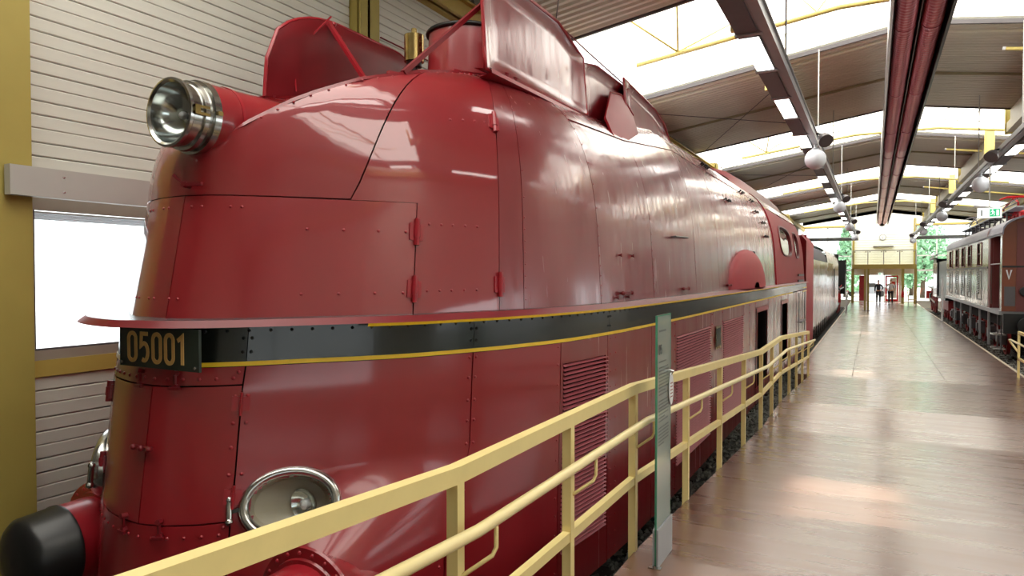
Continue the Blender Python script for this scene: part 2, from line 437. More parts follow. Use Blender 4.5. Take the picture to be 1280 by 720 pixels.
# --- left wall: backing with openings, boards in front
wl = MB()
wl.b2(XL-0.25, XL-0.012, YB, 2.62, 0, 7.0)
wl.b2(XL-0.25, XL-0.012, 2.62, 6.1, 0, 2.12); wl.b2(XL-0.25, XL-0.012, 2.62, 6.1, 3.3, 7.0)
wl.b2(XL-0.25, XL-0.012, 6.1, 11.3, 0, 7.0)
for k in range(1, 6):
    y0 = SKY[k]; y1 = min(y0+SKW, YE)
    wl.b2(XL-0.25, XL-0.012, y0, y1, 0, 4.4)
    if k < 5: wl.b2(XL-0.25, XL-0.012, y1, SKY[k+1], 0, 7.0)
wall_l = structure(build('wall_left', wl, 'joint', origin=(XL, 0, 0)), 'grey boarded side wall behind the red streamlined locomotive', 'wall')
def boards(y0, y1, z0, z1, first=0):
    n = int(round((z1-z0)/0.1)); proto = None
    for i in range(n):
        z = z0 + i*0.1
        gap = 0.0015 if (i+first) % 3 == 1 else 0.006
        if proto is None or True:
            key = (round(y1-y0, 3), gap)
            if key not in boards.cache:
                b = MB(); L = y1-y0; h = 0.1-gap
                # lapped board with a chamfered lower edge
                poly = [(-0.012, 0), (0.004, 0), (0.012, 0.008), (0.012, h-0.006), (0.007, h), (-0.012, h)]
                b.prism(poly, (XL, y0, z), (1, 0, 0), (0, 0, 1), (0, L, 0))
                o = build('board', b, 'board', wall_l, origin=(XL, y0, z)); boards.cache[key] = o; continue
            dup(boards.cache[key], wall_l, (XL, y0, z))
boards.cache = {}
boards(2.62, 6.10, 0.1, 2.0); boards(2.62, 6.10, 3.4, 6.4, 1)
boards(6.50, 11.3, 0.1, 6.4, 0)

# window in the left wall, sill strip, cover panel
fr = MB(); y0, y1, z0, z1 = 2.64, 6.1, 2.12, 3.30
fr.b2(XL-0.03, XL+0.02, y0, y0+0.09, z0, z1); fr.b2(XL-0.03, XL+0.02, y1-0.09, y1, z0, z1)
fr.b2(XL-0.03, XL+0.02, y0+0.09, y1-0.09, z0, z0+0.07); fr.b2(XL-0.03, XL+0.02, y0+0.09, y1-0.09, z1-0.09, z1)
win = structure(build('window_1', fr, 'frame_grey', origin=(XL, y0, z0)), 'grey framed side window behind the nose of the red locomotive', 'window')
fr = MB()
for (a, b, c, d) in ((y0+.09, y0+.105, z0+.07, z1-.09), (y0+.105, y1-.09, z0+.07, z0+.085)): fr.b2(XL-0.02, XL+0.008, a, b, c, d)
build('bead', fr, 'grey_dark', win)
pn = MB(); pn.b2(XL-0.03, XL-0.022, y0+.09, y1-.09, z0+.07, z1-.09); build('pane', pn, 'glass', win)
bl = MB()
for i in range(5): bl.box((XL-0.05, (y0+y1)/2, z1-0.10-i*0.012), (0.03, y1-y0-0.2, 0.002), ry=0.5)
build('blind_slats', bl, 'white', win)['kind'] = 'stuff'
sill = MB(); sill.b2(XL-0.05, XL+0.03, 2.62, 6.1, 2.0, 2.12)
structure(build('trim_3', sill, 'beam_yellow'), 'ochre sill board under the side window', 'trim')
lint = MB(); lint.b2(XL-0.05, XL+0.02, 2.62, 6.1, 3.3, 3.42)
structure(build('trim_4', lint, 'beam_yellow'), 'ochre lintel strip above the side window', 'trim')
cv = MB(); cv.b2(-5.10, -5.03, 2.44, 6.05, 3.275, 3.475)
cov = tag(build('cover_panel', cv, 'grey_panel'), 'long light grey cover panel fixed across the ochre column above the window', 'panel')
for (dy, dz) in ((0.34, 0.15), (0.34, 0.045)):
    s = MB(); s.lathe((-5.03, 2.44+dy, 3.275+dz), (1, 0, 0), [(0, 0.009), (0.004, 0.008), (0.006, 0.0)], 10); build('screw', s, 'chrome', cov)

# columns
def column(y0, y1, x1, label, flange=False):
    c = MB(); c.b2(XL-0.02, x1, y0, y1, 0, 6.75)
    if flange:
        c.b2(x1-0.02, x1+0.05, y0+0.13, y0+0.17, 0, 6.75); c.b2(x1+0.03, x1+0.05, y0, y1, 0, 6.75)
    return structure(build('column', c, 'col_yellow'), label, 'column')
column(1.9, 2.62, -5.12, 'broad ochre column beside the side window')
column(6.12, 6.46, -5.24, 'ochre column standing behind the smoke deflector', True)
for i, y in enumerate((13.2, 25.3, 37.4, 49.5)):
    column(y, y+0.34, -5.08, 'ochre column at the %s skylight from the camera on the left wall' % ('first', 'second', 'third', 'fourth')[i], True)
eb = MB(); eb.b2(XL, -5.17, YB, YE, 6.34, 6.62); eb.b2(-5.21, -5.10, YB, YE, 6.34, 6.37); eb.b2(-5.21, -5.10, YB, YE, 6.59, 6.62)
structure(build('beam', eb, 'beam_yellow', origin=(XL, 0, 6.34)), 'ochre eaves beam along the left wall', 'beam')
eb = MB(); eb.b2(6.67, XR, YB, YE, 6.34, 6.62)
structure(build('beam', eb, 'beam_yellow', origin=(XR, 0, 6.34)), 'ochre eaves beam along the right wall', 'beam')

# right wall and rear wall
wr = MB(); wr.b2(XR, XR+0.25, YB, YE, 0, 2.0); wr.b2(XR, XR+0.25, YB, YE, 3.4, 7.0)
for k in range(-1, 6):
    y = SKY[0]+12.1*k; wr.b2(XR, XR+0.25, max(YB, y-0.4), min(YE, y+5.0), 2.0, 3.4)
structure(build('wall_right', wr, 'board', origin=(XR, 0, 0)), 'grey side wall behind the brown electric locomotive', 'wall')
n = 2
for k in range(-1, 5):  # windows added along this wall to let more daylight in
    a = max(YB, SKY[0]+12.1*k+5.0); b = min(YE, SKY[0]+12.1*(k+1)-0.4)
    if b-a < 1: continue
    f = MB()
    for (p, q, r, s) in ((a, a+.08, 2, 3.4), (b-.08, b, 2, 3.4), (a+.08, b-.08, 2, 2.07), (a+.08, b-.08, 3.33, 3.4), ((a+b)/2-.04, (a+b)/2+.04, 2.07, 3.33)): f.b2(XR, XR+0.06, p, q, r, s)
    w = structure(build('window_%d' % n, f, 'frame_grey', origin=(XR, a, 2)), 'grey framed window added for light in the right side wall, %s from the near end' % NTH[k+1], 'window'); n += 1
    p = MB(); p.b2(XR+.03, XR+.036, a+.08, b-.08, 2.07, 3.33); build('pane', p, 'glass', w)
wb = MB(); wb.b2(XL-0.25, XR+0.25, YB-0.2, YB, 0, 7.9)
structure(build('wall_rear', wb, 'board', origin=(0, YB, 0)), 'grey wall at the near end of the hall', 'wall')

# left wall glazing under the skylights
for k in range(1, 6):
    a = SKY[k]; b = min(a+SKW, YE)
    f = MB(); f.b2(XL-0.1, XL, a, b, 4.4, 4.48); f.b2(XL-0.1, XL, a, b, 6.82, 6.92); f.b2(XL-0.1, XL, a, a+.06, 4.48, 6.82); f.b2(XL-0.1, XL, b-.06, b, 4.48, 6.82)
    w = structure(build('window_%d' % n, f, 'white', origin=(XL, a, 4.4)), 'high white translucent wall glazing on the left below the %s skylight strip' % NTH[k], 'window'); n += 1
    p = MB(); p.add([(XL-.05, a+.06, 4.48), (XL-.05, b-.06, 4.48), (XL-.05, b-.06, 6.82), (XL-.05, a+.06, 6.82)], [(0, 1, 2, 3)]); build('pane', p, 'skylight', w)

# --- roof: trapezoid sheets between skylight strips
BANDS = [(YB, SKY[0])] + [(SKY[k]+SKW, SKY[k+1]) for k in range(5)]
ceil_root = None
def sheet(y0, y1, side):
    m = MB(); pitch = 0.19; d = 0.04; rows = []
    xs = (XL-0.2, RX) if side < 0 else (RX, XR+0.2)
    prof = []; y = y0
    while y < y1 - 1e-6:
        for (t, z) in ((0, 0), (0.35, 0), (0.5, d), (0.85, d)):
            yy = y + t*pitch
            if yy < y1: prof.append((yy, z))
        y += pitch
    prof.append((y1, 0))
    for (yy, z) in prof: rows.append([(xs[0], yy, roof_z(xs[0])+z), (xs[1], yy, roof_z(xs[1])+z)])
    m.grid(rows); k = len(m.v)
    # closed upper skin so the sheet has thickness
    rows = [[(xs[0], yy, roof_z(xs[0])+0.10), (xs[1], yy, roof_z(xs[1])+0.10)] for yy in (y1, y0)]
    m.grid(rows)
    return m
for i, (a, b) in enumerate(BANDS):
    for side in (-1, 1):
        m = sheet(a, b, side)
        if ceil_root is None: ceil_root = structure(build('ceiling', m, 'roof', origin=(RX, 0, RZ)), 'shallow pitched roof of ribbed grey metal sheets', 'ceiling')
        else: build('roof_panel', m, 'roof', ceil_root)
    for x0, x1 in ((XL, RX), (RX, XR)):
        ym = (a+b)/2
        s = MB(); s.bar((x0, ym, roof_z(x0)-0.03), (x1, ym, roof_z(x1)-0.03), 0.06, 0.06); build('roof_seam', s, 'seam', ceil_root)
        s = MB(); s.tube([(x0, a+0.45, roof_z(x0)-0.05), (x1, a+0.45, roof_z(x1)-0.05)], 0.02, 6); build('roof_pipe', s, 'white_pipe', ceil_root)
        for e in (a, b):
            s = MB(); s.bar((x0, e, roof_z(x0)+0.0), (x1, e, roof_z(x1)+0.0), 0.06, 0.08); build('roof_edge', s, 'grey_dark', ceil_root)

# --- skylights: raised translucent lanterns with one clear opening light each
UP = 0.55
for k in range(6):
    a = SKY[k]; b = min(a+SKW, YE); f = MB()
    for x0, x1 in ((XL, RX), (RX, XR)):
        for y in (a, b): f.bar((x0, y, roof_z(x0)+UP), (x1, y, roof_z(x1)+UP), 0.05, 0.05)
    sk = structure(build('window_%d' % n, f, 'white', origin=(RX, a, RZ)), 'white translucent skylight strip across the roof, %s from the near end' % NTH[k], 'skylight'); n += 1
    P = lambda x, y, up=UP: (x, y, roof_z(x)+up)
    vx0, vx1 = 2.1, 2.95; vy0 = 13.25-11.3+a; vy1 = vy0+1.45
    def pane(x0, x1, ya, yb):
        q = MB(); q.add([P(x0, ya), P(x1, ya), P(x1, yb), P(x0, yb)], [(0, 1, 2, 3)]); build('pane', q, 'skylight', sk)
    pane(XL, -2.3, a, b); pane(-2.3, RX, a, b)
    if vy1 < b:
        pane(RX, vx0, a, b); pane(vx1, XR, a, b); pane(vx0, vx1, a, vy0); pane(vx0, vx1, vy1, b)
        q = MB(); q.add([P(vx0, vy0), P(vx1, vy0), P(vx1, vy1), P(vx0, vy1)], [(0, 1, 2, 3)]); build('clear_pane', q, 'glass', sk)
        q = MB()
        for (p, r) in (((vx0, vy0), (vx1, vy0)), ((vx0, vy1), (vx1, vy1)), ((vx0, vy0), (vx0, vy1)), ((vx1, vy0), (vx1, vy1)), ((vx0, vy0+0.3), (vx1, vy0+0.3))): q.bar(P(*p), P(*r), 0.06, 0.06)
        build('vent_frame', q, 'white', sk)
    else: pane(RX, 3.8, a, b); pane(3.8, XR, a, b)
    for y in (a, b):
        for x0, x1 in ((XL, RX), (RX, XR)):
            q = MB(); q.add([P(x0, y, 0), P(x1, y, 0), P(x1, y), P(x0, y)], [(0, 1, 2, 3)]); build('upstand', q, 'skylight', sk)

# --- trusses under the skylights
ORD = ('nearest', 'first', 'second', 'third', 'fourth', 'last')
for k in range(0, 5):
    y = SKY[k]+1.65
    zc = lambda x: 7.28 - 0.135*max(0, abs(x-0.6)-1.15)
    c = MB(); c.tube([(-4.1, y, zc(-4.1)), (-0.55, y, 7.28), (1.75, y, 7.28), (5.3, y, zc(5.3))], 0.045, 8)
    t = structure(build('roof_truss', c, 'truss_yellow', origin=(0.6, y, 7.28), smooth=True), 'pale yellow roof truss with bent lower chord under the %s skylight' % ORD[k], 'truss')
    for x in (-3.3, 4.5):
        for dx, dy in ((-0.9, -1.2), (0.35, -1.5), (0.9, 1.2)):
            s = MB(); s.tube([(x, y, zc(x)+0.03), (x+dx, y+dy, roof_z(x+dx)+0.5)], 0.02, 6); build('strut', s, 'truss_yellow', t, smooth=True)
    for x in (-0.9, 2.1):
        for dx in (-0.5, 0.5):
            s = MB(); s.tube([(x, y, zc(x)+0.03), (x+dx, y+0.4, roof_z(x+dx)+0.5)], 0.012, 6); build('strut', s, 'truss_yellow', t, smooth=True)
    s = MB(); s.tube([(XL, y+0.5, 6.75), (-0.9, y+0.5, roof_z(-0.9)-0.05)], 0.008, 5); build('tie_rod', s, 'grey_dark', t)
# bracing wires under the opaque roof bands
for i, (a, b) in enumerate(BANDS[1:5]):
    w = MB(); w.tube([(-5.0, b-0.3, 6.8), (-1.9, a+1.2, 7.22)], 0.010, 5); w.tube([(-5.0, a+1.0, 6.78), (-1.9, b-1.2, 7.22)], 0.010, 5)
    structure(build('bracing', w, 'grey_dark'), 'thin crossed bracing wires under the %s grey roof bay left of the lights' % NTH[i], 'bracing')
# lengthwise box beams with yellow end posts
for x, side in ((-1.95, 'left'), (3.4, 'right')):
    for i, (a, b) in enumerate(BANDS[1:]):
        m = MB(); z = roof_z(x); m.b2(x-0.11, x+0.11, a-0.3, b+0.3, z-0.62, z-0.36)
        o = structure(build('beam', m, 'seam'), 'lengthwise box beam under the %s grey roof bay above the %s light track' % (NTH[i], side), 'beam')
        for y in (a-0.3, b+0.3):
            m = MB(); m.b2(x-0.14, x+0.14, y-0.05, y+0.05, z-0.66, z+0.25); m.b2(x-0.10, x+0.10, y-0.07, y-0.05, z-0.5, z+0.2); build('end_post', m, 'truss_yellow', o)
        m = MB(); m.b2(x-0.06, x+0.06, a, b, z-0.36, z-0.02); build('web', m, 'seam', o)
# sloping yellow pipes on the right half
for i, y in enumerate((16.4, 28.6, 40.5)):
    m = MB(); m.tube([(2.25, y, 7.15), (6.8, y, 6.47)], 0.035, 8)
    o = tag(build('roof_pipe', m, 'truss_yellow', smooth=True), 'yellow sloping pipe under the right roof, %s from the camera' % ('first', 'second', 'third')[i], 'pipe')
    m = MB(); m.lathe((2.25, y, 7.15), (-1, 0, 0.15), [(0, 0.04), (0.05, 0.04), (0.05, 0)], 8); build('end_cap', m, 'white', o)

# --- radiant heater duct along the ridge
hz = 6.45; hx0, hx1 = 0.20, 0.96
def ribbed(xc, y0, y1):
    m = MB(); prof = []; y = 0.0
    while y < min(y1, 24)-y0:
        for (t, r) in ((0, .143), (.045, .143), (.06, .150), (.105, .150)): prof.append((y+t, r))
        y += .12
    prof += [(25-y0, .146), (y1-y0, .146)]
    m.lathe((xc, y0, hz+0.17), (0, 1, 0), prof, 14); return m
ht = thing('radiant_heater', 'long twin pipe radiant heater in maroon reflector hung along the roof ridge', 'heater', (0.58, 28, hz))
YH0, YH1 = -4.0, 59.0
for xc in (0.40, 0.76):
    build('heater_pipe', ribbed(xc, YH0, YH1), 'pipe_red', ht, auto=40)
    y = -1.0
    while y < YH1:
        m = MB(); m.lathe((xc, y, hz+0.17), (0, 1, 0), [(0, .158), (.05, .158)], 14); build('collar', m, 'pipe_red', ht, auto=40); y += 4.4
m = MB(); m.b2(hx0, hx1, YH0, YH1, hz+0.36, hz+0.40); m.b2(0.575, 0.585, YH0, YH1, hz+0.10, hz+0.36); build('reflector', m, 'reflect_sheet', ht)
for x, nm, mt in ((hx0, 'left_edge', 'heater_edge'), (hx1, 'right_edge', 'black')):
    m = MB(); m.b2(x-0.02, x+0.02, YH0, YH1, hz, hz+0.40); build('side_sheet', m, mt, ht)
m = MB(); m.box((0.58, YH1+0.15, hz+0.2), (0.5, 0.3, 0.3)); m.lathe((0.58, YH1+0.15, hz+0.05), (0, 0, -1), [(0, .2), (.12, .16), (.16, 0)], 12); build('end_box', m, 'grey_dark', ht)
y = 2.0
while y < YH1:
    m = MB(); m.tube([(0.58, y, hz+0.4), (0.58, y, roof_z(0.58))], 0.012, 6); build('hanger', m, 'rod', ht); y += 8.0

# --- light tracks with fixtures, globes and spotlights
TZ = 5.36
def light_track(x, side, nm):
    t = thing('light_track', 'long grey light track with alternating lit and dark tubes on the %s side' % nm, 'light track', (x, 28, TZ))
    m = MB(); m.b2(x-0.05, x+0.05, -4, 58.5, TZ, TZ+0.11); m.b2(x-0.075, x+0.075, -4, 58.5, TZ+0.11, TZ+0.125); m.b2(x-0.075, x-0.06, -4, 58.5, TZ+0.02, TZ+0.11); build('track_rail', m, 'grey_metal', t)
    y = 0.35; i = 0; fx = x + side*0.19
    pa = pb = pc = None
    while y < 57:
        loc = (fx, y, TZ)
        if pa is None:
            m = MB(); m.b2(fx-0.1, fx+0.1, y, y+1.36, TZ+0.02, TZ+0.10); m.b2(fx-0.11, fx+0.11, y, y+1.36, TZ+0.0, TZ+0.02)
            pa = build('light_fixture', m, 'grey_dark', t, origin=loc); fobj = pa
            m = MB(); m.b2(fx-0.13, fx+0.16, y+1.38, y+1.46, TZ-0.01, TZ+0.06); pb = build('bracket', m, 'grey_metal', t, origin=loc)
        else:
            fobj = dup(pa, t, loc); dup(pb, t, loc)
        if i % 2 == 1:
            if pc is None:
                m = MB(); m.b2(fx-0.1, fx+0.1, y+0.02, y+1.34, TZ-0.006, TZ-0.001); pc = build('lit_panel', m, 'tube_on', fobj, origin=loc)
            else:
                c = pc.copy(); COL.objects.link(c); c.parent = fobj; c.location = (0, 0, 0)
        y += 1.52; i += 1
    y = 3.7
    while y < 58:
        m = MB(); m.tube([(x, y, TZ+0.12), (x, y, roof_z(x)-0.02)], 0.014, 6); build('suspension_rod', m, 'rod', t); y += 6.05
light_track(-1.05, -1, 'left'); light_track(2.45, 1, 'right')

gid = None
ORD2 = ('nearest', 'second nearest', 'third nearest', 'farthest')
for side, x, ys in (('left', -1.05, (15.1, 26.4, 37.7, 49.0)), ('right', 2.45, (21.4, 32.6, 44.0, 55.3))):
    for i, y in enumerate(ys):
        lab = 'white opal globe lamp, %s one under the %s light track' % (ORD2[i], side)
        if gid is None:
            gid = thing('globe_lamp', lab, 'lamp', (x, y, 4.84), 'opal globe lamps under the light tracks')
            m = MB(); m.ball((x, y, 5.06), 0.205, 24, 14); build('globe', m, 'globe', gid, smooth=True)
            m = MB(); m.lathe((x, y, 5.24), (0, 0, 1), [(0, .07), (.04, .07), (.05, .03), (.12, .03)], 12); build('cap', m, 'grey_metal', gid, auto=40)
        else: dup_thing(gid, (x, y, 4.84), lab)
for side, x, ys, sg in (('left', -0.86, (14.2, 25.6, 36.8, 46.5), 1), ('right', 2.26, (17.8, 29.2, 40.5, 52.0), -1)):
    sid = None
    for i, y in enumerate(ys):
        lab = 'dark tilted spotlight, %s one clipped to the %s light track' % (ORD2[i], side)
        if sid is None:
            sid = thing('spotlight', lab, 'spotlight', (x, y, 5.2), 'spotlights on the light tracks')
            m = MB(); m.lathe((x-0.02*sg, y+0.06, 5.36), (0.35*sg, -0.6, -0.55), [(-.02, 0), (0, .06), (.05, .10), (.16, .13), (.20, .135)], 16); build('housing', m, 'grey_dark', sid, auto=40)
            m = MB(); m.lathe((x-0.02*sg, y+0.06, 5.36), (0.35*sg, -0.6, -0.55), [(.19, .12), (.195, 0)], 16); build('lens', m, 'reflector', sid)
            m = MB(); m.tube([(x-(0.114 if sg > 0 else 0.112)*sg, y+0.1, 5.42), (x-0.02*sg, y+0.06, 5.40)], 0.022, 6); build('arm', m, 'black', sid)
        else: dup_thing(sid, (x, y, 5.2), lab)
# cross pipes at the far end
for x0, x1, nm in ((XL, -1.0, 'left'), (2.5, XR, 'right')):
    m = MB(); m.tube([(x0, 58.8, 5.42), (x1, 58.8, 5.42)], 0.14, 10); structure(build('cross_pipe', m, 'grey_metal', smooth=True), 'thick grey cross pipe at the far end, %s side' % nm, 'pipe')

# exit sign
ex = thing('exit_sign', 'hanging white emergency exit sign with green running figure panel', 'sign', (2.6, 21.0, 4.08))
m = MB(); m.b2(2.36, 2.84, 20.95, 21.05, 4.08, 4.32); build('sign_box', m, 'exit_white', ex)
m = MB(); m.b2(2.60, 2.80, 20.944, 20.95, 4.11, 4.29); gp = build('pictogram_panel', m, 'green', ex)
m = MB(); y = 20.943
m.prism([(2.73, 4.13), (2.78, 4.13), (2.78, 4.27), (2.73, 4.27)], (0, y, 0), (1, 0, 0), (0, 0, 1), (0, .001, 0))
m.prism([(2.655+.016*math.cos(a*PI/6), 4.265+.016*math.sin(a*PI/6)) for a in range(12)], (0, y, 0), (1, 0, 0), (0, 0, 1), (0, .001, 0))
m.stroke([(2.655, 4.245), (2.665, 4.195)], .022, (0, y, 0), (1, 0, 0), (0, 0, 1), (0, .001, 0))
m.stroke([(2.62, 4.215), (2.64, 4.235), (2.69, 4.22), (2.70, 4.20)], .010, (0, y, 0), (1, 0, 0), (0, 0, 1), (0, .001, 0))
m.stroke([(2.665, 4.20), (2.69, 4.17), (2.685, 4.13)], .012, (0, y, 0), (1, 0, 0), (0, 0, 1), (0, .001, 0))
m.stroke([(2.665, 4.20), (2.645, 4.165), (2.615, 4.15)], .012, (0, y, 0), (1, 0, 0), (0, 0, 1), (0, .001, 0))
build('pictogram', m, 'exit_white', gp)
m = MB(); m.stroke([(2.44, 4.13), (2.44, 4.27)], .03, (0, 20.949, 0), (1, 0, 0), (0, 0, 1), (0, .001, 0)); build('stripe', m, 'grey_metal', ex)
m = MB(); m.tube([(2.6, 21, 4.32), (2.6, 21, 5.355)], 0.016, 6); build('hanging_rod', m, 'rod', ex)
ex.location = (2.45, 19.8, 4.08)

# --- far end wall
ew = MB()
ew.b2(XL-0.25, XR+0.25, YE, YE+0.2, 6.7, 8.0)
ew.b2(-1.5, 3.0, YE, YE+0.2, 3.0, 6.7)
ew.b2(-1.5, -1.40, YE, YE+0.2, 0, 3.0); ew.b2(2.0, 3.0, YE+0.02, YE+0.2, 2.75, 3.0); ew.b2(2.9, 3.0, YE, YE+0.2, 0, 3.0)
ew.b2(XL-0.25, XR+0.25, YE, YE+0.2, 0, 0.5)
ew.b2(-0.62, -0.36, YE, YE+0.2, 0.5, 3.0); ew.b2(0.81, 0.87, YE, YE+0.2, 0.5, 3.0); ew.b2(1.86, 2.02, YE, YE+0.2, 0.5, 3.0)
ew.b2(-0.36, 1.86, YE, YE+0.2, 2.62, 3.0); ew.b2(-1.40, -0.62, YE, YE+0.2, 2.62, 3.0)
wend = structure(build('wall_end', ew, 'tile_white', origin=(0.75, YE, 0)), 'white end wall above the entrance doors', 'wall')
bp = None
for i in range(16):
    z = 3.3+i*0.2
    if bp is None:
        m = MB(); m.prism([(0, 0.01), (-0.03, 0.02), (-0.02, 0.19), (0, 0.19)], (-1.42, YE, z), (0, 1, 0), (0, 0, 1), (4.3, 0, 0)); bp = build('board', m, 'board_white', wend, origin=(-1.42, YE, z))
    else: dup(bp, wend, (-1.42, YE, z))
# end glazing left and right
for (a, b, nm, mull) in ((XL, -1.5, 'left', (-3.4,)), (3.0, XR, 'right', (4.45,))):
    f = MB()
    for z in (0.5, 2.95, 4.15, 6.55): f.b2(a, b, YE-0.03, YE+0.05, z, z+(0.14 if z in (2.95, 6.55) else 0.09))
    for x in (a+0.04, b-0.04)+mull: f.b2(x-0.05, x+0.05, YE-0.03, YE+0.05, 0.5, 6.7)
    w = structure(build('window_%d' % n, f, 'white', origin=(a, YE, 0.5)), 'tall white framed end window on the %s with trees outside' % nm, 'window'); n += 1
    xs = [a]+list(mull)+[b]; zs = (0.5, 2.95, 4.15, 6.6)
    for x0, x1 in zip(xs, xs[1:]):
        for z0, z1 in zip(zs, zs[1:]):
            p = MB(); p.b2(x0+.05, x1-.05, YE, YE+0.008, z0+.1, z1); build('pane', p, 'glass', w)
    yb = MB(); yb.b2(a, b, YE-0.16, YE-0.04, 6.62, 6.74); structure(build('trim_%d' % (5 if a < 0 else 6), yb, 'beam_yellow'), 'yellow rail above the %s end window' % nm, 'trim')
# gallery
gm = MB(); gm.b2(-1.46, 2.92, 59.9, 60.1, 3.12, 3.46); gm.b2(-1.46, 2.92, 60.1, YE, 3.30, 3.42)
gal = structure(build('gallery', gm, 'beam_yellow', origin=(0.75, 60, 3.12)), 'yellow edged gallery above the entrance doors', 'gallery')
for x in (-1.40, -0.36, 0.72, 1.80, 2.86):
    m = MB(); m.b2(x-0.03, x+0.03, 59.93, 59.99, 3.46, 4.52); build('post', m, 'grey_metal', gal)
m = MB(); m.b2(-1.43, 2.89, 59.92, 60.0, 4.50, 4.56); build('top_rail', m, 'grey_metal', gal)
for x0, x1 in ((-1.36, -0.40), (-0.32, 0.68), (0.76, 1.76), (1.84, 2.82)):
    m = MB(); m.b2(x0, x1, 59.955, 59.965, 3.55, 4.42); build('glass_panel', m, 'glass', gal)
    for q in (x0+0.1, x1-0.1):
        m = MB(); m.b2(q-0.03, q+0.03, 59.93, 59.98, 4.40, 4.48); build('clamp', m, 'grey_dark', gal)
for (x, y, w, nm) in ((-1.40, 60.0, 0.2, 'left edge of the gallery'), (2.02, 60.0, 0.2, 'right of the doorway under the gallery'), (2.86, 60.0, 0.2, 'right edge of the gallery')):
    m = MB(); m.b2(x-w/2, x+w/2, y, y+0.2, 0.45, 3.12); structure(build('column', m, 'col_yellow'), 'slim ochre column at the %s' % nm, 'column')
for x, nm in ((-1.45, 'left'), (2.95, 'right')):
    m = MB(); m.b2(x-0.08, x+0.08, YE-0.12, YE-0.031, 3.46, 7.2); structure(build('column', m, 'col_yellow'), 'ochre upright on the %s of the white end wall' % nm, 'column')
fp = thing('post_pair', 'ochre double post with foot plate standing alone on the far platform', 'post', (-0.34, 48.0, 0.45))
for dx in (-0.09, 0.09):
    m = MB(); m.b2(-0.34+dx-0.055, -0.34+dx+0.055, 47.93, 48.07, 0.46, 3.05); build('post', m, 'col_yellow', fp)
m = MB(); m.b2(-0.58, -0.10, 47.8, 48.2, 0.45, 0.47); build('foot_plate', m, 'grey_dark', fp)
# clock and shelf strip on the end wall
ck = thing('wall_clock', 'round white wall clock high on the end wall', 'clock', (0.68, YE-0.1, 5.45))
m = MB(); m.lathe((0.68, YE-0.03, 5.72), (0, -1, 0), [(0, .25), (.06, .25), (.07, .22), (.05, .21)], 28, caps=False); build('rim', m, 'grey_metal', ck, auto=40)
m = MB(); m.lathe((0.68, YE-0.03, 5.72), (0, -1, 0), [(0, .22), (.045, .22)], 28); build('dial', m, 'white', ck, auto=40)
m = MB(); m.bar((0.68, YE-0.08, 5.72), (0.73, YE-0.08, 5.86), 0.02, 0.006); m.bar((0.68, YE-0.082, 5.72), (0.655, YE-0.082, 5.55), 0.015, 0.006)
build('hands', m, 'black', ck)
m = MB(); m.b2(0.0, 1.45, YE-0.2, YE-0.02, 4.92, 5.0); tag(build('wall_strip', m, 'grey_dark'), 'thin dark strip lamp below the wall clock', 'strip lamp')
m = MB(); m.b2(0.40, 0.72, YE-0.1, YE-0.01, 2.66, 2.80); es = tag(build('door_sign', m, 'exit_white'), 'small lit white exit sign over the entrance opening', 'sign')
m = MB(); m.b2(0.45, 0.56, YE-0.105, YE-0.1, 2.69, 2.77); build('green_panel', m, 'green', es)
# doors
def door_leaf(name, label, x0, x1, z0, z1, frame, fw, y=YE+0.05):
    m = MB(); m.b2(x0, x0+fw, y, y+.05, z0, z1); m.b2(x1-fw, x1, y, y+.05, z0, z1); m.b2(x0+fw, x1-fw, y, y+.05, z1-fw, z1); m.b2(x0+fw, x1-fw, y, y+.05, z0, z0+fw*1.3)
    d = structure(build(name, m, frame), label, 'door')
    m = MB(); m.b2(x0+fw, x1-fw, y+.02, y+.03, z0+fw*1.3, z1-fw); build('pane', m, 'glass', d)
    m = MB(); m.tube([(x1-fw-.06, y-.06, z0+.9), (x1-fw-.06, y-.06, z0+1.3)], .015, 6); m.bar((x1-fw-.06, y-.06, z0+.92), (x1-fw-.06, y, z0+.92), .015, .015); m.bar((x1-fw-.06, y-.06, z0+1.28), (x1-fw-.06, y, z0+1.28), .015, .015); build('handle', m, 'chrome', d)
    return d
d1 = door_leaf('door_1', 'red framed glass entrance door leaf with notices', 0.9, 1.84, 0.5, 2.6, 'red_bright', 0.13)
m = MB(); m.b2(1.25, 1.70, YE+0.045, YE+0.05, 0.75, 2.4); build('notice_panel', m, 'white', d1)
m = MB(); m.b2(1.36, 1.60, YE+0.038, YE+0.043, 1.85, 2.1); nb = build('red_notice', m, 'red_bright', d1)
m = MB(); m.b2(1.42, 1.62, YE+0.036, YE+0.043, 1.60, 1.82); build('blue_notice', m, mat('notice_blue', (60, 90, 160), 0.5, noise=0.02), d1)
m = MB(); m.b2(-1.0, -0.64, YE+0.05, YE+0.10, 0.5, 2.6)
d2 = structure(build('door_2', m, 'red_plain'), 'narrow dark red door left of the entrance', 'door')
m = MB(); m.tube([(-0.72, YE, 1.5), (-0.9, YE, 1.5)], .02, 6); build('handle', m, 'black', d2)
